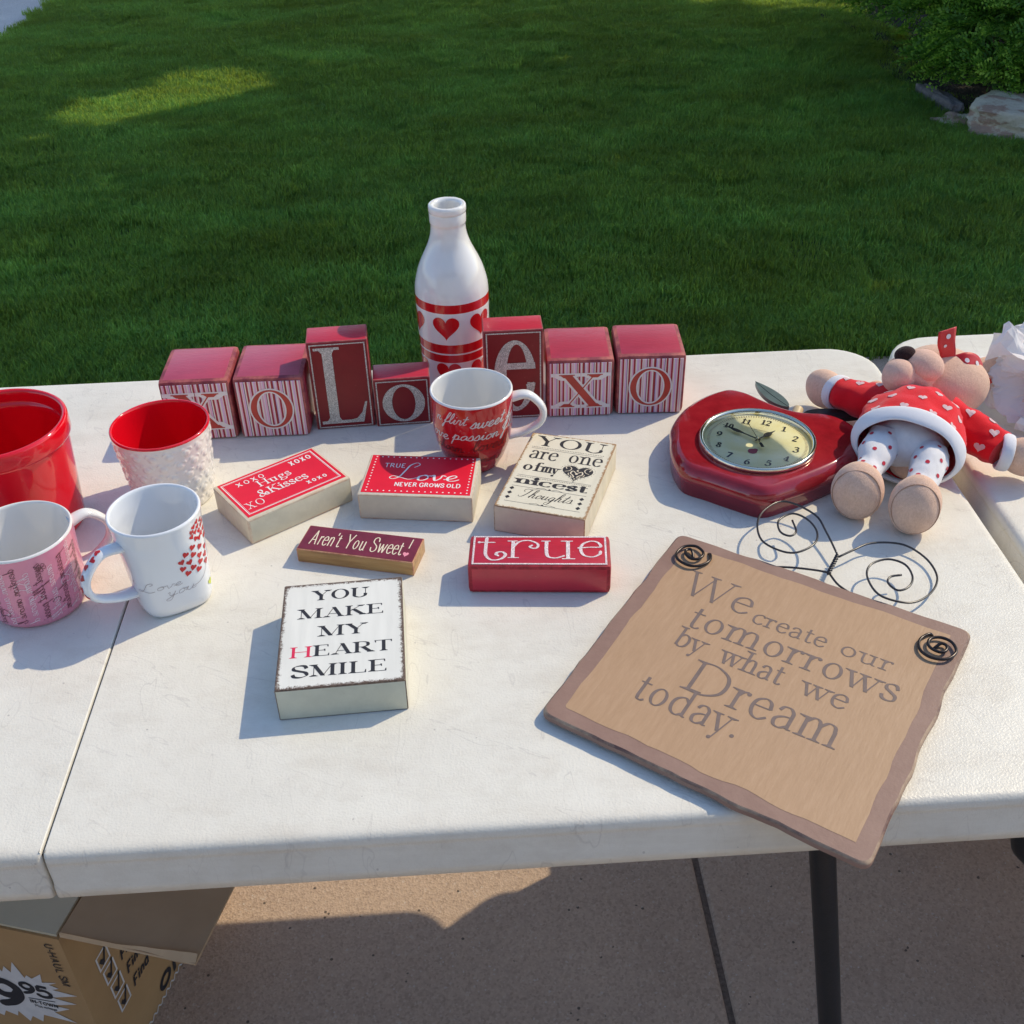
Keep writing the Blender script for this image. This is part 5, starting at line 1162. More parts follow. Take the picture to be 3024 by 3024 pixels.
for hnum in range(1, 13):
    a = pi / 2 - hnum * pi / 6; s = str(hnum); wd = 5.2 if len(s) == 1 else 9.6; cx, cy = 43.5 * cos(a), 43.5 * sin(a)
    P += text_polys(s, cx - wd / 2, cx + wd / 2, cy - 5.2, 10.4, 'serif', .20, .07)
decal('numerals', P, M_INK, o, cmap2)
P = []
for k in range(120):
    a = 2 * pi * k / 120; P.append([Vector((r * cos(a + w), r * sin(a + w))) for r, w in ((52.4, -.005), (55.4, -.005), (55.4, .005), (52.4, .005))])
decal('minute_track', P, simple('brown_track_ink', (.22, .10, .06, 1), .6, .1), o, cmap2)
P = [disc((0, -21), 5.2, 14), disc((2.2, -17.4), 3.0, 12)]; decal('fruit_print', P, simple('plum_ink', (.30, .05, .10, 1), .5, .2), o, cmap2)
P = text_polys('quartz', -9, 9, 24, 3.0, 'script', .1, .08) if False else line_poly((-10, 25), (10, 25), .5)
decal('maker_line', P, simple('faint_ink', (.45, .40, .26, 1), .6, .1), o, cmap2)
def hand(name, a_deg, ln, shape, z, mat):
    a = radians(a_deg); d = Vector((cos(a), sin(a))); n = Vector((-d.y, d.x)); pts = []
    for t, w in shape: pts.append(d * ln * t + n * w)
    for t, w in reversed(shape): pts.append(d * ln * t - n * w)
    V = [(BC.x + p.x, BC.y + p.y, z) for p in pts] + [(BC.x + p.x, BC.y + p.y, z - .0004) for p in pts]; L = len(pts)
    F = [tuple(range(L)), tuple(reversed(range(L, 2 * L)))] + [(k, k + L, (k + 1) % L + L, (k + 1) % L) for k in range(L)]
    return mk(name, V, F, mat, o)
M_HAND = simple('blued_hand', (.03, .035, .06, 1), .3, .1)
hand('hour_hand', 34, .029, [(-.12, .0010), (.35, .0009), (.5, .0034), (.62, .0036), (.8, .0012), (1, .0002)], .0402, M_HAND)
hand('minute_hand', 133, .046, [(-.08, .0010), (.4, .0008), (.55, .0024), (.65, .0026), (.8, .0009), (1, .0002)], .0410, M_INK)
hand('second_hand', 95, .045, [(-.40, .0016), (-.22, .0016), (-.2, .0003), (1, .0002)], .0418, M_INK)
v, f, m = lathe([(.0016, .0400, 0), (.0016, .0424, 0), (.0008, .0428, 0)], 16); mk('hub', [p + BC for p in v], f, M_BRASS, o, True)
q = N('clock_glass'); gl = q.n('ShaderNodeBsdfGlass'); gl.inputs['IOR'].default_value = 1.45; gl.inputs['Roughness'].default_value = 0; tp = q.n('ShaderNodeBsdfTransparent'); fr = q.n('ShaderNodeFresnel'); fr.inputs[0].default_value = 1.45
gs = q.n('ShaderNodeBsdfGlossy'); gs.inputs['Roughness'].default_value = .01; mx = q.n('ShaderNodeMixShader'); q.l(fr.outputs[0], mx.inputs[0]); q.l(tp.outputs[0], mx.inputs[1]); q.l(gs.outputs[0], mx.inputs[2]); q.l(mx.outputs[0], q.t.nodes['Material Output'].inputs[0])
v, f, m = lathe([(.0596, .0418, 0), (.050, .0446, 0), (.035, .0466, 0), (.018, .0473, 0), (.004, .0475, 0)], 64); f = [x for x in f if 0 not in x or len(x) == 4]; f = [tuple(reversed(x)) for x in f if len(x) == 4]
if sum((v[x[1]] - v[x[0]]).cross(v[x[2]] - v[x[0]]).z for x in f) < 0: f = [tuple(reversed(x)) for x in f]
mk('glass', [p + BC for p in v], f, q.m, o, smooth=True)
# leaves and stem
M_LEAFG = simple('grey_green_leaf_paint', (.10, .14, .13, 1), .35, .15, 60); M_LEAFD = simple('dark_leaf_paint', (.02, .03, .028, 1), .3, .2, 60)
def flat_leaf(a, b, w, z, mat, t=.005, rise=0):
    a, b = Vector(a), Vector(b); d = b - a; n = Vector((-d.y, d.x)).normalized(); top = []
    N_ = 12
    for k in range(N_ + 1): s = k / N_; top.append(a + d * s + n * w * (sin(pi * s ** .8)) ** .8)
    for k in range(N_ - 1, 0, -1): s = k / N_; top.append(a + d * s - n * w * .75 * (sin(pi * s ** .8)) ** .8)
    L = len(top); V = [(p.x - OC.x, p.y - OC.y, z + rise * 0) for p in top] + [(p.x - OC.x, p.y - OC.y, z - t) for p in top]
    F = [tuple(range(L)), tuple(reversed(range(L, 2 * L)))] + [(k, k + L, (k + 1) % L + L, (k + 1) % L) for k in range(L)]
    lf = mk('leaf', V, F, mat, o)
    v2, f2 = sweep([Vector((a.x - OC.x, a.y - OC.y, z)) + Vector((d.x, d.y, 0)) * s + Vector((n.x, n.y, 0)) * w * .15 * sin(pi * s) for s in (0, .25, .5, .75, 1)], .0004, 6); mk('vein', v2, f2, M_LEAFD, lf, True)
flat_leaf((.7285, .5720), (.7035, .6370), .0115, .024, M_LEAFG)
flat_leaf((.742, .560), (.812, .548), .013, .022, M_LEAFD)
v, f = sweep([(.728 - OC.x, .546 - OC.y, .022), (.7325 - OC.x, .5545 - OC.y, .0235), (.737 - OC.x, .563 - OC.y, .026)], .0062, 12); mk('stem', v, f, simple('cream_stem', (.68, .52, .28, 1), .5, .15, 50), o, smooth=40)

# ================================================================== TEDDY BEAR
def plush(name, a, b, bump=.0004):
    q = N(name); c = q.coord(True); q.color(q.mix(q.math('MULTIPLY', q.ramp(q.noise(620, 5, .8, c, (1, 1, .45)), [(.40, (0, 0, 0)), (.62, (1, 1, 1))]), .45), q.ramp(q.noise(90, 6, .7, c), [(.3, a), (.7, b)]), (a[0] * .74, a[1] * .66, a[2] * .60) + (1,))); q.set(Roughness=.9, Sheen_Weight=.25, Sheen_Roughness=.35); q.b.inputs['Specular IOR Level'].default_value = .15
    b1 = q.bump(q.noise(700, 5, .8, c), bump * 2.2); q.bump(q.noise(150, 4, .7, c), bump * 2.5, .8, b1); return q.m
M_FUR = plush('tan_plush', (.82, .545, .40, 1), (.90, .62, .46, 1)); M_MUZ = plush('pink_tan_plush', (.82, .53, .41, 1), (.90, .60, .47, 1)); M_NOSE = plush('dark_brown_plush', (.030, .014, .014, 1), (.055, .025, .024, 1), .0005)
def cloth(name, col, rough=.85, bump=.0004):
    q = N(name); c = q.coord(True); q.color(q.ramp(q.noise(90, 5, .6, c), [(.3, tuple(x * .88 for x in col)), (.7, col)])); q.set(Roughness=rough, Sheen_Weight=.25); q.b.inputs['Specular IOR Level'].default_value = .15
    q.bump(q.noise(1400, 2, .5, c), bump); return q.m
M_SHIRT = cloth('red_knit', (.82, .006, .016)); M_PANT = cloth('white_jersey', (.80, .78, .78)); M_HEARTC = cloth('pale_pink_print', (.80, .55, .55)); M_DOT = cloth('red_dot_print', (.55, .02, .05))
q = N('white_rib_knit'); c = q.coord(); q.color((.78, .77, .79, 1)); q.set(Roughness=.85, Sheen_Weight=.2)
q.bump(q.noise(1500, 2, .5, c), .0004); M_RIB = q.m
BO_ = Vector((.82, .44, TZ)); bear = thing('teddy_bear', 'tan plush bear in a red heart shirt lying on its back across both tables', 'teddy bear', BO_)
def bp(x, y, z): return Vector((x - BO_.x, y - BO_.y, z))
def ell(name, c, r, mat, rot=(0, 0, 0), sub=4, amp=.0008, freq=40, fn=None, seed=0, parent=None):
    bm = ellipsoid(*r, sub=sub, amp=amp, freq=freq, fn=fn, seed=seed); from mathutils import Euler
    m = Euler(rot).to_matrix().to_4x4(); m.translation = c; bm.transform(m); return from_bm(name, bm, mat, parent or bear, smooth=None)
UV = Vector((.44, .90, 0)).normalized(); RV = Vector((UV.y, -UV.x, 0)); ZV = Vector((0, 0, 1)); BROT = atan2(RV.y, RV.x)
def loft(name, secs, mat, n=40, amp=.0012, parent=None, caps=True, seed=0, thick=0):
    """secs: (centre, right axis half-size vector, up axis half-size vector)"""
    V = []; F = []
    cs = catmull([s[0] for s in secs], 5); ra = catmull([s[1] for s in secs], 5); ua = catmull([s[2] for s in secs], 5)
    for c, r, u in zip(cs, ra, ua):
        for k in range(n):
            a = 2 * pi * k / n; p = c + r * cos(a) + u * sin(a); nn = (r * cos(a) + u * sin(a)).normalized()
            V.append(p + nn * (noise.noise(p * 45 + Vector((seed, 0, 0))) + .9 * (abs(noise.noise(p * 70 + Vector((seed, 4, 0)))) - .2)) * amp * 2.0)
    L = len(cs)
    for i in range(L - 1):
        for k in range(n): j = (k + 1) % n; F.append((i * n + k, (i + 1) * n + k, (i + 1) * n + j, i * n + j))
    if caps: F.append(tuple(reversed(range(n)))); F.append(tuple((L - 1) * n + k for k in range(n)))
    ob = mk(name, V, F, mat, parent or bear, smooth=70)
    if thick: m = ob.modifiers.new('thick', 'SOLIDIFY'); m.thickness = thick; m.offset = -1
    return ob
# torso under the shirt, then the shirt itself (open at the hem)
HC = bp(.8215, .4410, .0455)
ell('body', bp(.845, .492, .041), (.047, .055, .038), M_FUR, (0, 0, BROT), seed=3)
def sec(c, rw, rh, tilt=0): return (c, RV * rw + ZV * tilt * rw, ZV * rh * .98 + UV * rh * .10)
shirt = loft('shirt', [sec(HC, .0570, .0410, -.06), sec(HC + UV * .018 + ZV * .001, .0575, .0425, -.05), sec(HC + UV * .045 + ZV * .001, .0545, .0425), sec(HC + UV * .068 - ZV * .001, .0490, .0390), sec(HC + UV * .088 - ZV * .006, .0400, .0320), sec(HC + UV * .100 - ZV * .009, .0310, .0255)], M_SHIRT, 64, .0022, caps=False, seed=2, thick=.0016)
# rolled white hem
V = []
hem = [HC - UV * .004 + RV * cos(a) * .0575 + ZV * (sin(a) * .0415 - .0035 * cos(a)) + UV * sin(a) * .0045 for a in [2 * pi * k / 72 for k in range(72)]]
v, f = sweep(hem, lambda t: (.0030, .0068), 14, True, up=None)
# orient: wide along the body axis
Vh = []; n = 14
for i, p in enumerate(hem):
    out = (p - HC); out = (out - UV * out.dot(UV)).normalized()
    wv = .0088 + .0005 * sin(i * .5)
    for k in range(n): a = 2 * pi * k / n; Vh.append(p + UV * cos(a) * wv + out * (sin(a) * .0030 + .0006 + .42 * wv * (cos(a) - .55)))
mk('hem', Vh, f, M_RIB, bear, smooth=70)
# neck band
nb = [HC + UV * .100 - ZV * .009 + RV * cos(a) * .0305 + ZV * sin(a) * .0252 for a in [2 * pi * k / 48 for k in range(48)]]
v, f = sweep(nb, .0022, 8, True); mk('neck_band', v, f, M_RIB, bear, smooth=70)
# trousers: seat and legs
ell('trouser_seat', bp(.8265, .4560, .0400), (.040, .030, .029), M_PANT, (0, 0, BROT), amp=.0016, freq=60, seed=8)
def leg(hip, ankle, r0, r1, seed):
    ax = (ankle - hip).normalized(); sd = ax.cross(ZV).normalized(); up = sd.cross(ax)
    S = [(hip, sd * r0, up * r0), (hip.lerp(ankle, .35), sd * r0 * .98, up * r0), (hip.lerp(ankle, .7), sd * r1 * 1.02, up * r1), (ankle, sd * r1 * 1.08, up * r1 * 1.05)]
    return loft('trouser_leg', S, M_PANT, 40, .0016, seed=seed)
legL = leg(bp(.8010, .4560, .0460), bp(.7585, .3930, .0390), .0190, .0150, 11); legR = leg(bp(.8450, .4290, .0430), bp(.8100, .3680, .0370), .0185, .0150, 12)
ell('belly_patch', bp(.826, .436, .020), (.020, .010, .013), M_FUR, (0, 0, BROT), amp=.0005)
def footf(p, u):
    p = p.copy()
    if u.y < -.1: p.y = p.y * .80           # flattened sole toward the viewer
    p.z *= 1 + .10 * u.y; return p
def foot(c, r, rz, rx, seed):
    f = ell('foot', c, r, M_FUR, (rx, 0, rz), 5, .0010, 50, footf, seed)
    # seam round the sole
    from mathutils import Euler
    m = Euler((rx, 0, rz)).to_matrix(); S = []
    for k in range(48): a = 2 * pi * k / 48; y = -.46; s = (1 - y * y) ** .5; p = Vector((cos(a) * s * r[0] * 1.005, y * r[1] * .80, sin(a) * s * r[2] * (1 + .1 * y) * 1.005)); S.append(c + m @ p)
    v, f2 = sweep(S, .0007, 6, True); mk('seam', v, f2, plush('seam_plush', (.50, .30, .21, 1), (.60, .38, .28, 1)), f, True)
foot(bp(.7505, .3830, .0315), (.0272, .0265, .0310), radians(-27), radians(-12), 21)
foot(bp(.8010, .3520, .0318), (.0262, .0265, .0318), radians(-20), radians(-12), 22)
# arms
def arm(pts, rads, seed):
    S = []
    for i, (p, r) in enumerate(zip(pts, rads)):
        a = pts[max(0, i - 1)]; b = pts[min(len(pts) - 1, i + 1)]; ax = (b - a).normalized(); sd = ax.cross(ZV).normalized(); up = sd.cross(ax); S.append((p, sd * r, up * r * .94))
    return loft('sleeve', S, M_SHIRT, 40, .0018, seed=seed)
slL = arm([bp(.838, .530, .046), bp(.818, .545, .042), bp(.800, .566, .038), bp(.7905, .5790, .036)], [.024, .0225, .021, .0200], 31)
slR = arm([bp(.884, .498, .046), bp(.905, .482, .040), bp(.922, .458, .034), bp(.930, .4450, .032)], [.026, .0235, .0215, .0195], 32)
def cuff(c, ax, r, w):
    ax = ax.normalized(); sd = ax.cross(ZV).normalized(); up = sd.cross(ax); V = []; m = 72; n = 12
    for i in range(m):
        a = 2 * pi * i / m; rr = r + (.0006 if i % 2 else 0); c0 = c + sd * cos(a) * rr + up * sin(a) * rr * .96; out = (sd * cos(a) + up * sin(a))
        for k in range(n): b = 2 * pi * k / n; V.append(c0 + ax * cos(b) * w + out * sin(b) * .0024)
    F = []
    for i in range(m):
        for k in range(n): j = (i + 1) % m; l = (k + 1) % n; F.append((i * n + k, i * n + l, j * n + l, j * n + k))
    mk('cuff', V, F, M_RIB, bear, smooth=80)
axL = bp(.7815, .6060, .03) - bp(.7935, .5760, .036); cuff(bp(.7890, .5810, .0350), axL, .0193, .0068)
axR = bp(.955, .437, .03) - bp(.928, .447, .033); cuff(bp(.9330, .4420, .0315), axR, .0188, .0068)
ell('paw', bp(.7800, .6000, .0300), (.0205, .0285, .0235), M_FUR, (0, 0, atan2(axL.y, axL.x) - pi / 2), seed=41)
ell('paw', bp(.9540, .4345, .0290), (.0195, .0265, .0225), M_FUR, (0, 0, atan2(axR.y, axR.x) - pi / 2), seed=42)
# head, muzzle, ears
def headf(p, u): p = p.copy(); p.x *= 1 + .10 * u.x; p.z *= (1 - .12 * max(0, -u.z)); return p
ell('head', bp(.8990, .5690, .0490), (.0560, .0440, .0450), M_FUR, (radians(8), radians(4), radians(-12)), 5, .0014, 30, headf, 51)
ell('head', bp(.868, .556, .055), (.030, .028, .030), M_FUR, (0, 0, 0), 4, .0012, 30, seed=58)
ell('muzzle', bp(.8360, .5310, .0830), (.0185, .0185, .0200), M_MUZ, (0, radians(-8), radians(-15)), 4, .0010, 50, seed=52)
ell('muzzle', bp(.8660, .5380, .0905), (.0235, .0200, .0190), M_MUZ, (0, radians(16), radians(-8)), 4, .0010, 50, seed=53)
ell('muzzle', bp(.8530, .5400, .0800), (.0300, .0200, .0200), M_MUZ, (0, radians(8), radians(-10)), 4, .0010, 50, seed=59)
ell('nose', bp(.8440, .5440, .1035), (.0118, .0095, .0080), M_NOSE, (radians(20), radians(-22), radians(-10)), 4, .0004, 60, seed=54)
ell('ear', bp(.8330, .5820, .0330), (.0135, .0100, .0150), M_FUR, (0, 0, .3), seed=55)
ell('ear', bp(.9700, .6000, .0480), (.0240, .0120, .0140), M_FUR, (0, radians(-8), radians(15)), seed=56)
ell('ear_lining', bp(.9680, .5900, .0370), (.0180, .0080, .0070), M_SHIRT, (0, radians(-12), radians(10)), seed=57)
v, f = sweep(catmull([(.0, 0, 0), (.006, .001, .003), (.012, .002, .005)], 4), .0004, 5); mk('thread', [p + bp(.990, .600, .050) for p in v], f, M_NOSE, bear)
# ribbon bow
M_RIBB = N('red_satin_ribbon'); M_RIBB.color((.62, .006, .010, 1)); M_RIBB.set(Roughness=.35, Sheen_Weight=.2); M_RIBB.bump(M_RIBB.noise(500, 2, .5, None, (1, 1, 8)), .0002); M_RIBB = M_RIBB.m
def ribbon(pts, wid, name='ribbon'):
    """pts: centre points; wid: half width vectors"""
    c = catmull(pts, 6); w = catmull(wid, 6); V = []; F = []; m = 7
    for p, q_ in zip(c, w):
        for k in range(m): V.append(p + q_ * (k / (m - 1) * 2 - 1))
    for i in range(len(c) - 1):
        for k in range(m - 1): a = i * m + k; F.append((a, a + 1, a + m + 1, a + m))
    ob = mk(name, V, F, M_RIBB, bear, smooth=True); md = ob.modifiers.new('thick', 'SOLIDIFY'); md.thickness = .0008; md.offset = 0; return ob
r1 = ribbon([bp(.9020, .5560, .0840), bp(.8985, .5545, .0970), bp(.8935, .5530, .1110), bp(.8930, .5560, .1260)], [Vector((.0085, .001, -.0015)), Vector((.0098, .001, .0)), Vector((.0108, .002, .001)), Vector((.0110, .003, .0015))])
r2 = ribbon([bp(.9070, .5540, .0850), bp(.9190, .5500, .0885), bp(.9330, .5520, .0830), bp(.9480, .5600, .0700)], [Vector((.001, .004, .006)), Vector((.004, .006, .007)), Vector((.004, .007, .006)), Vector((.001, .006, .004))])
ell('ribbon_knot', bp(.9040, .5545, .0850), (.0055, .0050, .0050), M_RIBB, amp=.0008, freq=200, seed=60)
# prints on the clothes
def fibo(specs): return specs
rd = random.Random(9); sp = []
for v_, row in ((.016, (-.040, -.012, .018, .045)), (.038, (-.046, -.026, .004, .031, .050)), (.058, (-.036, -.010, .020, .042)), (.077, (-.028, .002, .026)), (.092, (-.014, .014))):
    for u_ in row:
        c = HC + UV * v_ + RV * u_ + ZV * (.041 * max(0, 1 - (u_ / .062) ** 2) ** .5); n_ = (RV * (u_ / .06) + ZV * max(.15, 1 - abs(u_) / .062)).normalized()
        sp.append((c, n_, UV * cos(.4 * rd.uniform(-1, 1)) + RV * rd.uniform(-.5, .5), [heart_poly(0, -2, 9.6, 9.0, 18)]))
project_decals(shirt, 'heart_print', sp, M_HEARTC, bear, .0006, 1.6)
sp = []
for p in ((.824, .548, .062), (.806, .562, .056), (.797, .580, .050), (.832, .534, .068)): c = bp(*p); sp.append((c, Vector((-.2, -.35, .9)), Vector((.5, .8, 0)), [heart_poly(0, -2, 10, 9, 18)]))
project_decals(slL, 'heart_print', sp, M_HEARTC, slL, .0006, 1.6)
sp = []
for p, n_ in (((.903, .480, .060), (0, -.2, 1)), ((.921, .452, .052), (0, -.5, 1)), ((.908, .455, .035), (-.3, -1, .4)), ((.885, .480, .05), (-.2, -.9, .7)), ((.925, .47, .05), (.3, 0, 1))): sp.append((bp(*p), Vector(n_), Vector((.3, .9, .2)), [heart_poly(0, -2, 11, 10, 18)]))
project_decals(slR, 'heart_print', sp, M_HEARTC, slR, .0006, 1.6)
for lg_, hip, ank, seed in ((legL, bp(.8010, .4560, .0460), bp(.7585, .3930, .0390), 1), (legR, bp(.8450, .4290, .0430), bp(.8100, .3680, .0370), 2)):
    ax = (ank - hip).normalized(); sd = ax.cross(ZV).normalized(); up = sd.cross(ax); sp = []
    for i, (t, a) in enumerate([(.12, 1.9), (.22, 1.0), (.38, 2.3), (.40, .7), (.55, 1.55), (.66, 2.6), (.70, .6), (.84, 1.2), (.90, 2.1), (.5, -.2), (.8, -.1), (.3, 3.1)]):
        n_ = sd * cos(a) + up * sin(a); sp.append((hip.lerp(ank, t) + n_ * .017, n_, ax, [[Vector((2.3 * cos(2 * pi * k / 12), 2.6 * sin(2 * pi * k / 12))) for k in range(12)]]))
    project_decals(lg_, 'dot_print', sp, M_DOT, lg_, .0005, 1.5)
for rb, cs in ((r1, [(-.001, .118, .0035), (-.002, .104, .002), (0, .093, .0018)]), (r2, [])):
    pass
def dots_on(ob, specs): project_decals(ob, 'dot_print', specs, cloth('white_dot', (.85, .82, .82)), ob, .0012, 1.4)
dots_on(r1, [(bp(.8945, .5545, .1180), (0, -1, .1), (0, 0, 1), [disc((0, 0), 2.9, 14)]), (bp(.8925, .554, .1070), (0, -1, .1), (0, 0, 1), [disc((0, 0), 1.9, 12)])])
dots_on(r2, [(bp(.9210, .5500, .0880), (-.2, -.6, .8), (0, 0, 1), [disc((0, 0), 2.6, 14)]), (bp(.9350, .5530, .0820), (-.1, -.6, .8), (0, 0, 1), [disc((0, 0), 2.6, 14)])])

# ================================================================== CRUMPLED PAPER
q = N('white_packing_paper'); c = q.coord(True); q.color(q.ramp(q.noise(30, 5, .6, c), [(.3, (.82, .80, .80)), (.7, (.88, .87, .87))])); q.set(Roughness=.75); b1 = q.bump(q.noise(45, 5, .6, c), .004, .6)
tr = q.n('ShaderNodeBsdfTranslucent'); tr.inputs[0].default_value = (.8, .74, .72, 1); mx = q.n('ShaderNodeMixShader'); mx.inputs[0].default_value = .25
q.l(q.b.outputs[0], mx.inputs[1]); q.l(tr.outputs[0], mx.inputs[2]); q.l(mx.outputs[0], q.t.nodes['Material Output'].inputs[0]); M_PAPER = q.m
o = thing('crumpled_paper', 'heap of crumpled white packing paper on the second table', 'paper', (1.13, .66, TZ))
def crumple_sheet(corners, nu, nv, amp, seed, name='paper_sheet'):
    nu *= 2; nv *= 2
    a, b, c_, d = [Vector(p) for p in corners]; rd = random.Random(seed); dirs = [(Vector((rd.uniform(-1, 1), rd.uniform(-1, 1), 0)).normalized(), rd.uniform(2.0, 5.0), rd.uniform(0, 9)) for _ in range(7)]; V = []; F = []
    nrm = (b - a).cross(d - a).normalized()
    for j in range(nv + 1):
        for i in range(nu + 1):
            u, v = i / nu, j / nv; ju = u + rd.uniform(-.35, .35) / nu; jv = v + rd.uniform(-.35, .35) / nv; 
            if i in (0, nu): ju = u + rd.uniform(-.3, .3) / nu
            p = a * (1 - ju) * (1 - jv) + b * ju * (1 - jv) + c_ * ju * jv + d * (1 - ju) * jv
            h = 0
            for dr, fq, ph in dirs: t = (u * dr.x + v * dr.y) * fq * .5 + ph; h += abs((t % 1) - .5) * 2 - .5
            V.append(p + nrm * (h * amp * 1.0 + rd.uniform(-.09, .09) * amp))
    for j in range(nv):
        for i in range(nu):
            k = j * (nu + 1) + i
            if rd.random() < .5: F += [(k, k + 1, k + nu + 2), (k, k + nu + 2, k + nu + 1)]
            else: F += [(k, k + 1, k + nu + 1), (k + 1, k + nu + 2, k + nu + 1)]
    for v in V: v.z = max(v.z, .0015)
    return mk(name, V, F, M_PAPER, o)
def pp(x, y, z): return (x - 1.13 - .028, y - .66 - .045, z * .60)
crumple_sheet([pp(1.010, .735, .002), pp(1.016, .640, .004), pp(1.045, .620, .105), pp(1.035, .700, .075)], 5, 5, .010, 1)
crumple_sheet([pp(1.000, .640, .030), pp(1.018, .565, .012), pp(1.075, .600, .130), pp(.995, .640, .125)], 7, 8, .014, 2)
crumple_sheet([pp(1.012, .566, .010), pp(1.150, .500, .003), pp(1.170, .575, .105), pp(1.040, .610, .115)], 9, 8, .016, 3)
crumple_sheet([pp(.992, .632, .128), pp(1.120, .560, .100), pp(1.190, .640, .155), pp(1.060, .690, .140)], 9, 7, .018, 4)
crumple_sheet([pp(1.050, .700, .095), pp(1.045, .640, .100), pp(1.200, .640, .150), pp(1.180, .720, .120)], 8, 6, .018, 5)
crumple_sheet([pp(1.014, .732, .002), pp(1.200, .740, .002), pp(1.190, .710, .130), pp(1.035, .695, .085)], 9, 7, .012, 6)
crumple_sheet([pp(1.120, .505, .004), pp(1.290, .560, .004), pp(1.260, .640, .120), pp(1.150, .585, .105)], 8, 7, .016, 7)

# ================================================================== CARDBOARD BOX UNDER THE TABLE
CB = Vector((-.134, .188, 0)); E1 = Vector((-.9613, .2756, 0)); E2 = Vector((.2756, .9613, 0)); HB = .309; LA, LB = .41, .31
def cardboard(name, a, b, bump=.0006):
    q = N(name); c = q.coord(); q.color(q.ramp(q.noise(12, 5, .6, c), [(.3, a), (.7, b)])); q.set(Roughness=.85); q.bump(q.noise(30, 4, .5, c, (1, 1, .3)), bump); return q.m
M_CARD = cardboard('orange_brown_cardboard', (.36, .215, .095, 1), (.42, .26, .12, 1)); M_CARDF = cardboard('brown_cardboard_inside', (.37, .25, .15, 1), (.43, .30, .185, 1)); M_CARDG = cardboard('grey_printed_flap', (.48, .44, .33, 1), (.54, .49, .38, 1)); M_CEDGE = cardboard('cut_cardboard_edge', (.45, .32, .20, 1), (.55, .41, .27, 1))
o = thing('cardboard_box', 'open brown moving box on the concrete under the left end of the table', 'box', (CB.x, CB.y, 0))
def plate(name, p0, ex, ey, th, mat, wav=0, nx=1, ny=1, par=None):
    """thick sheet spanned by ex and ey from p0"""
    ex, ey, p0 = Vector(ex), Vector(ey), Vector(p0); n = ex.cross(ey).normalized(); V = []; F = []
    for s in (0, 1):
        for j in range(ny + 1):
            for i in range(nx + 1):
                u, v = i / nx, j / ny; V.append(p0 + ex * u + ey * v + n * (th * s + wav * noise.noise(Vector((u * 3, v * 3, 2))) * (u if wav else 0)))
    K = (nx + 1) * (ny + 1)
    for j in range(ny):
        for i in range(nx): a = j * (nx + 1) + i; F.append((a, a + nx + 1, a + nx + 2, a + 1)); F.append((K + a, K + a + 1, K + a + nx + 2, K + a + nx + 1))
    for i in range(nx): F.append((i, i + 1, K + i + 1, K + i)); a = ny * (nx + 1) + i; F.append((a, K + a, K + a + 1, a + 1))
    for j in range(ny): a = j * (nx + 1); F.append((a, K + a, K + a + nx + 1, a + nx + 1)); b_ = a + nx; F.append((b_, b_ + nx + 1, K + b_ + nx + 1, K + b_))
    return mk(name, V, F, mat, par or o)
Z = Vector((0, 0, 1)); th = .004
wa = plate('box_wall', Vector((0, 0, .001)), E1 * LA, Z * HB, th, M_CARD); wb = plate('box_wall', Vector((0, 0, .001)) + E2 * th, E2 * (LB - th), Z * HB, -th, M_CARD)
plate('box_wall', E2 * LB + Vector((0, 0, .001)), E1 * LA, Z * HB, th, M_CARD); plate('box_wall', E1 * LA + E2 * th + Vector((0, 0, .001)), E2 * (LB - th), Z * HB, -th, M_CARD)
OUT = -E1
fb = plate('box_flap', Z * (HB + .003) + E2 * .004, OUT * .162 - Z * .004, E2 * (LB - .01), .004, M_CARDF, .006, 8, 4)
# torn pale edge of the flap
P = [];
V = []; F = []
for k in range(25):
    t = k / 24; b0 = Z * (HB + .0075) + OUT * .162 * t + E2 * .0035; w = .001 + .012 * max(0, (t - .45)) ** .8 * (1 + .4 * noise.noise(Vector((t * 9, 0, 0)))); V += [b0 - E2 * .0005 - Z * .006, b0 + E2 * w + Z * .0012]
for k in range(24): F.append((2 * k, 2 * k + 2, 2 * k + 3, 2 * k + 1))
mk('torn_edge', V, F, M_CEDGE, fb)
fa_ = plate('box_flap', Z * (HB + .001) + E1 * .004 + E2 * .003, E1 * (LA - .01), E2 * .150 + Z * .006, -.004, M_CARDG, 0, 6, 3)
fl = lambda u, v: E1 * (u * .001) + E2 * (v * .001) + Z * (HB + .0012 + v * .00004 + .0006)
decal('outline_print', line_poly((200, 10), (88, 34), 1.8) + line_poly((88, 34), (62, 70), 1.8) + line_poly((62, 70), (76, 130), 1.8), M_INK, fa_, fl)
NA = Vector((-.2756, -.9613, 0))
def amap(u, z): return E1 * (u * .001) + Z * ((690 + z) * .001) + NA * .0006       # u to the left of the corner, z as height below the table top
def amap2(u, z): return amap(u, z) + NA * .0004
burst = [(131, -579), (125, -566), (110, -572), (106, -560), (95, -579), (88, -565), (76, -573), (70, -556), (26, -559), (52, -544), (28, -529), (50, -528), (14.6, -514), (46, -510), (8.5, -494.5), (40, -492), (30, -486), (42, -482), (29.5, -474), (50, -480), (47, -462), (62, -476), (67.6, -471), (72, -478), (79.4, -448), (88, -472), (94, -461), (100, -474), (112, -446), (116, -470), (134, -452), (132, -474), (156, -462), (148, -482), (175, -486), (152, -498), (178, -512), (150, -520), (176, -545), (148, -545), (152, -570)]
M_PW = simple('white_box_print', (.62, .60, .60, 1), .7, .06, 60)
decal('price_burst', [[Vector(p) for p in burst]], M_PW, wa, amap)
def mirrored(polys, cx): return [[Vector((2 * cx - p.x, p.y)) for p in q_] for q_ in polys]
P = mirrored(text_polys('19', 84 - 36, 84 + 24, -548, 58, 'sans', .22, .22), 0 + 84 + 30 - 24 + 6)
P = []
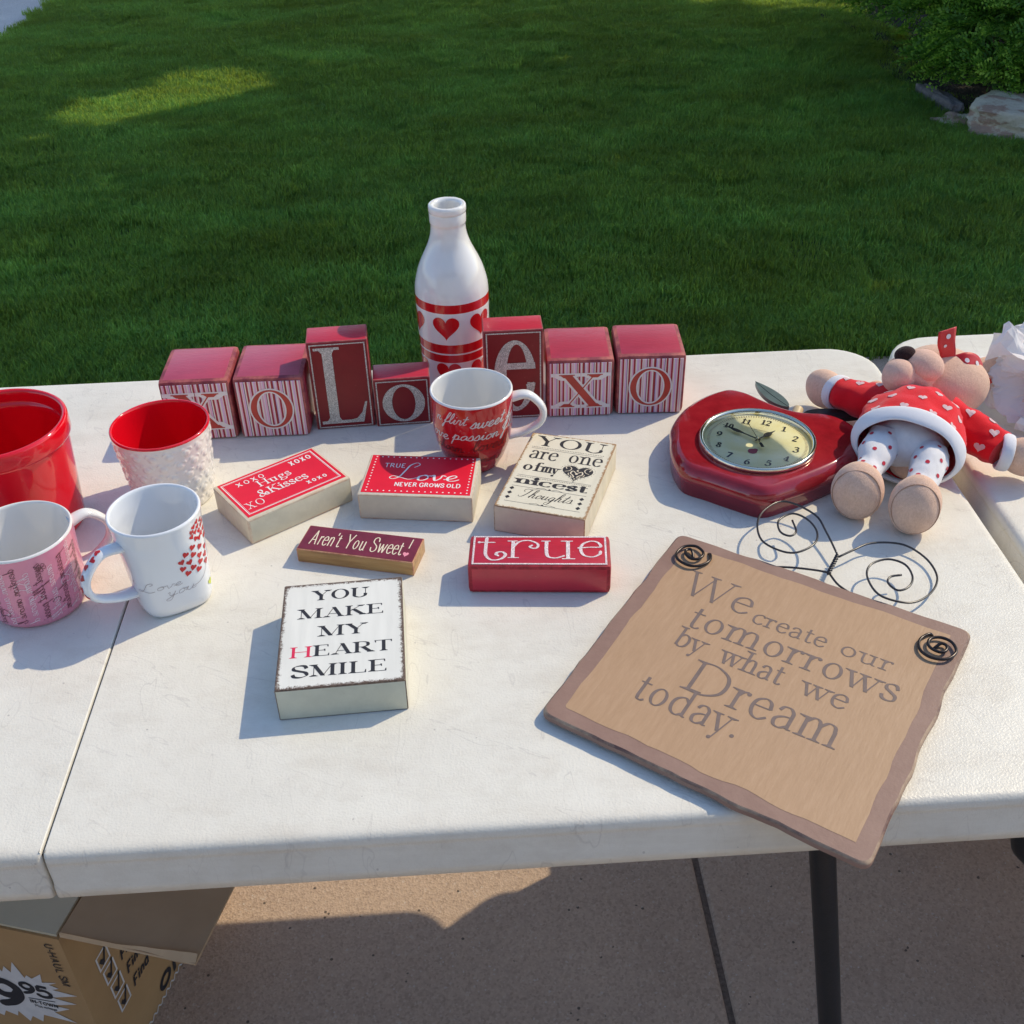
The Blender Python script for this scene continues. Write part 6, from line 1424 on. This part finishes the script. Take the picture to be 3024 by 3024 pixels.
def tx(s, uL, uR, z, cap, th): return [[Vector((-p.x, p.y)) for p in q_] for q_ in text_polys(s, -uL, -uR, z, cap, 'sans', th, th)]
P += tx('1', 146, 132, -549, 54, .2) + tx('9', 127, 88, -549, 54, .24) + tx('9', 84, 66, -512, 23, .24) + tx('5', 63, 46, -512, 23, .24)
P += [[Vector((x, y)) for x, y in ((80, -521), (44, -517.5), (44, -519), (80, -522.6))]] + tx('IN-TOWN', 80, 43, -531.5, 7, .2) + tx('Plus mileage', 76, 47, -539, 5, .13)
decal('lettering', P, M_INK, wa, amap2)
# U-HAUL SM runs down the wall edge: text axis points down
P = [[Vector((8.5 + p.y, -392 - p.x)) for p in q_] for q_ in text_polys('U-HAUL SM', 0, 84, -12.5, 10, 'sans', .15, .15)]
P = [[Vector((-(p.x) + 17.5, p.y)) for p in q_] for q_ in P]
decal('lettering', P, M_INK, wa, amap2)
NB = OUT
def bmap(u, z): return E2 * (u * .001) + Z * ((690 + z) * .001) + NB * .0006
def bmap2(u, z): return bmap(u, z) + NB * .0003
for (u, z) in ((46, -486), (48.5, -518), (51, -551), (53, -584)):
    decal('check_box', [[p + Vector((u, z)) for p in q_] for q_ in frame_polys(-12, -13, 12, 13, 2.6)], M_PW, wb, bmap)
    decal('check_mark', line_poly((u - 6, z + 2), (u - 1, z - 8), 5) + line_poly((u - 1, z - 8), (u + 9, z + 16), 3.2) + [disc((u - 3, z - 3), 3.4)], M_INK, wb, bmap2)
CK = text_polys('Find', 74, 112, -594, 16, 'sans', .2, .2, .2) + text_polys('Find', 72, 108, -562, 16, 'sans', .2, .2, .2) + text_polys('Find', 70, 106, -530, 16, 'sans', .2, .2, .2)
decal('lettering', CK, M_INK, wb, bmap2)
decal('lettering', text_polys('OII', 112, 170, -676, 26, 'sans', .26, .26, .15), M_INK, wb, bmap2)
decal('zigzag_print', curve([(70 + 6 * k, -688 + (7 if k % 2 else 1)) for k in range(30)], 2.2, 2.2), M_PW, wb, bmap2)
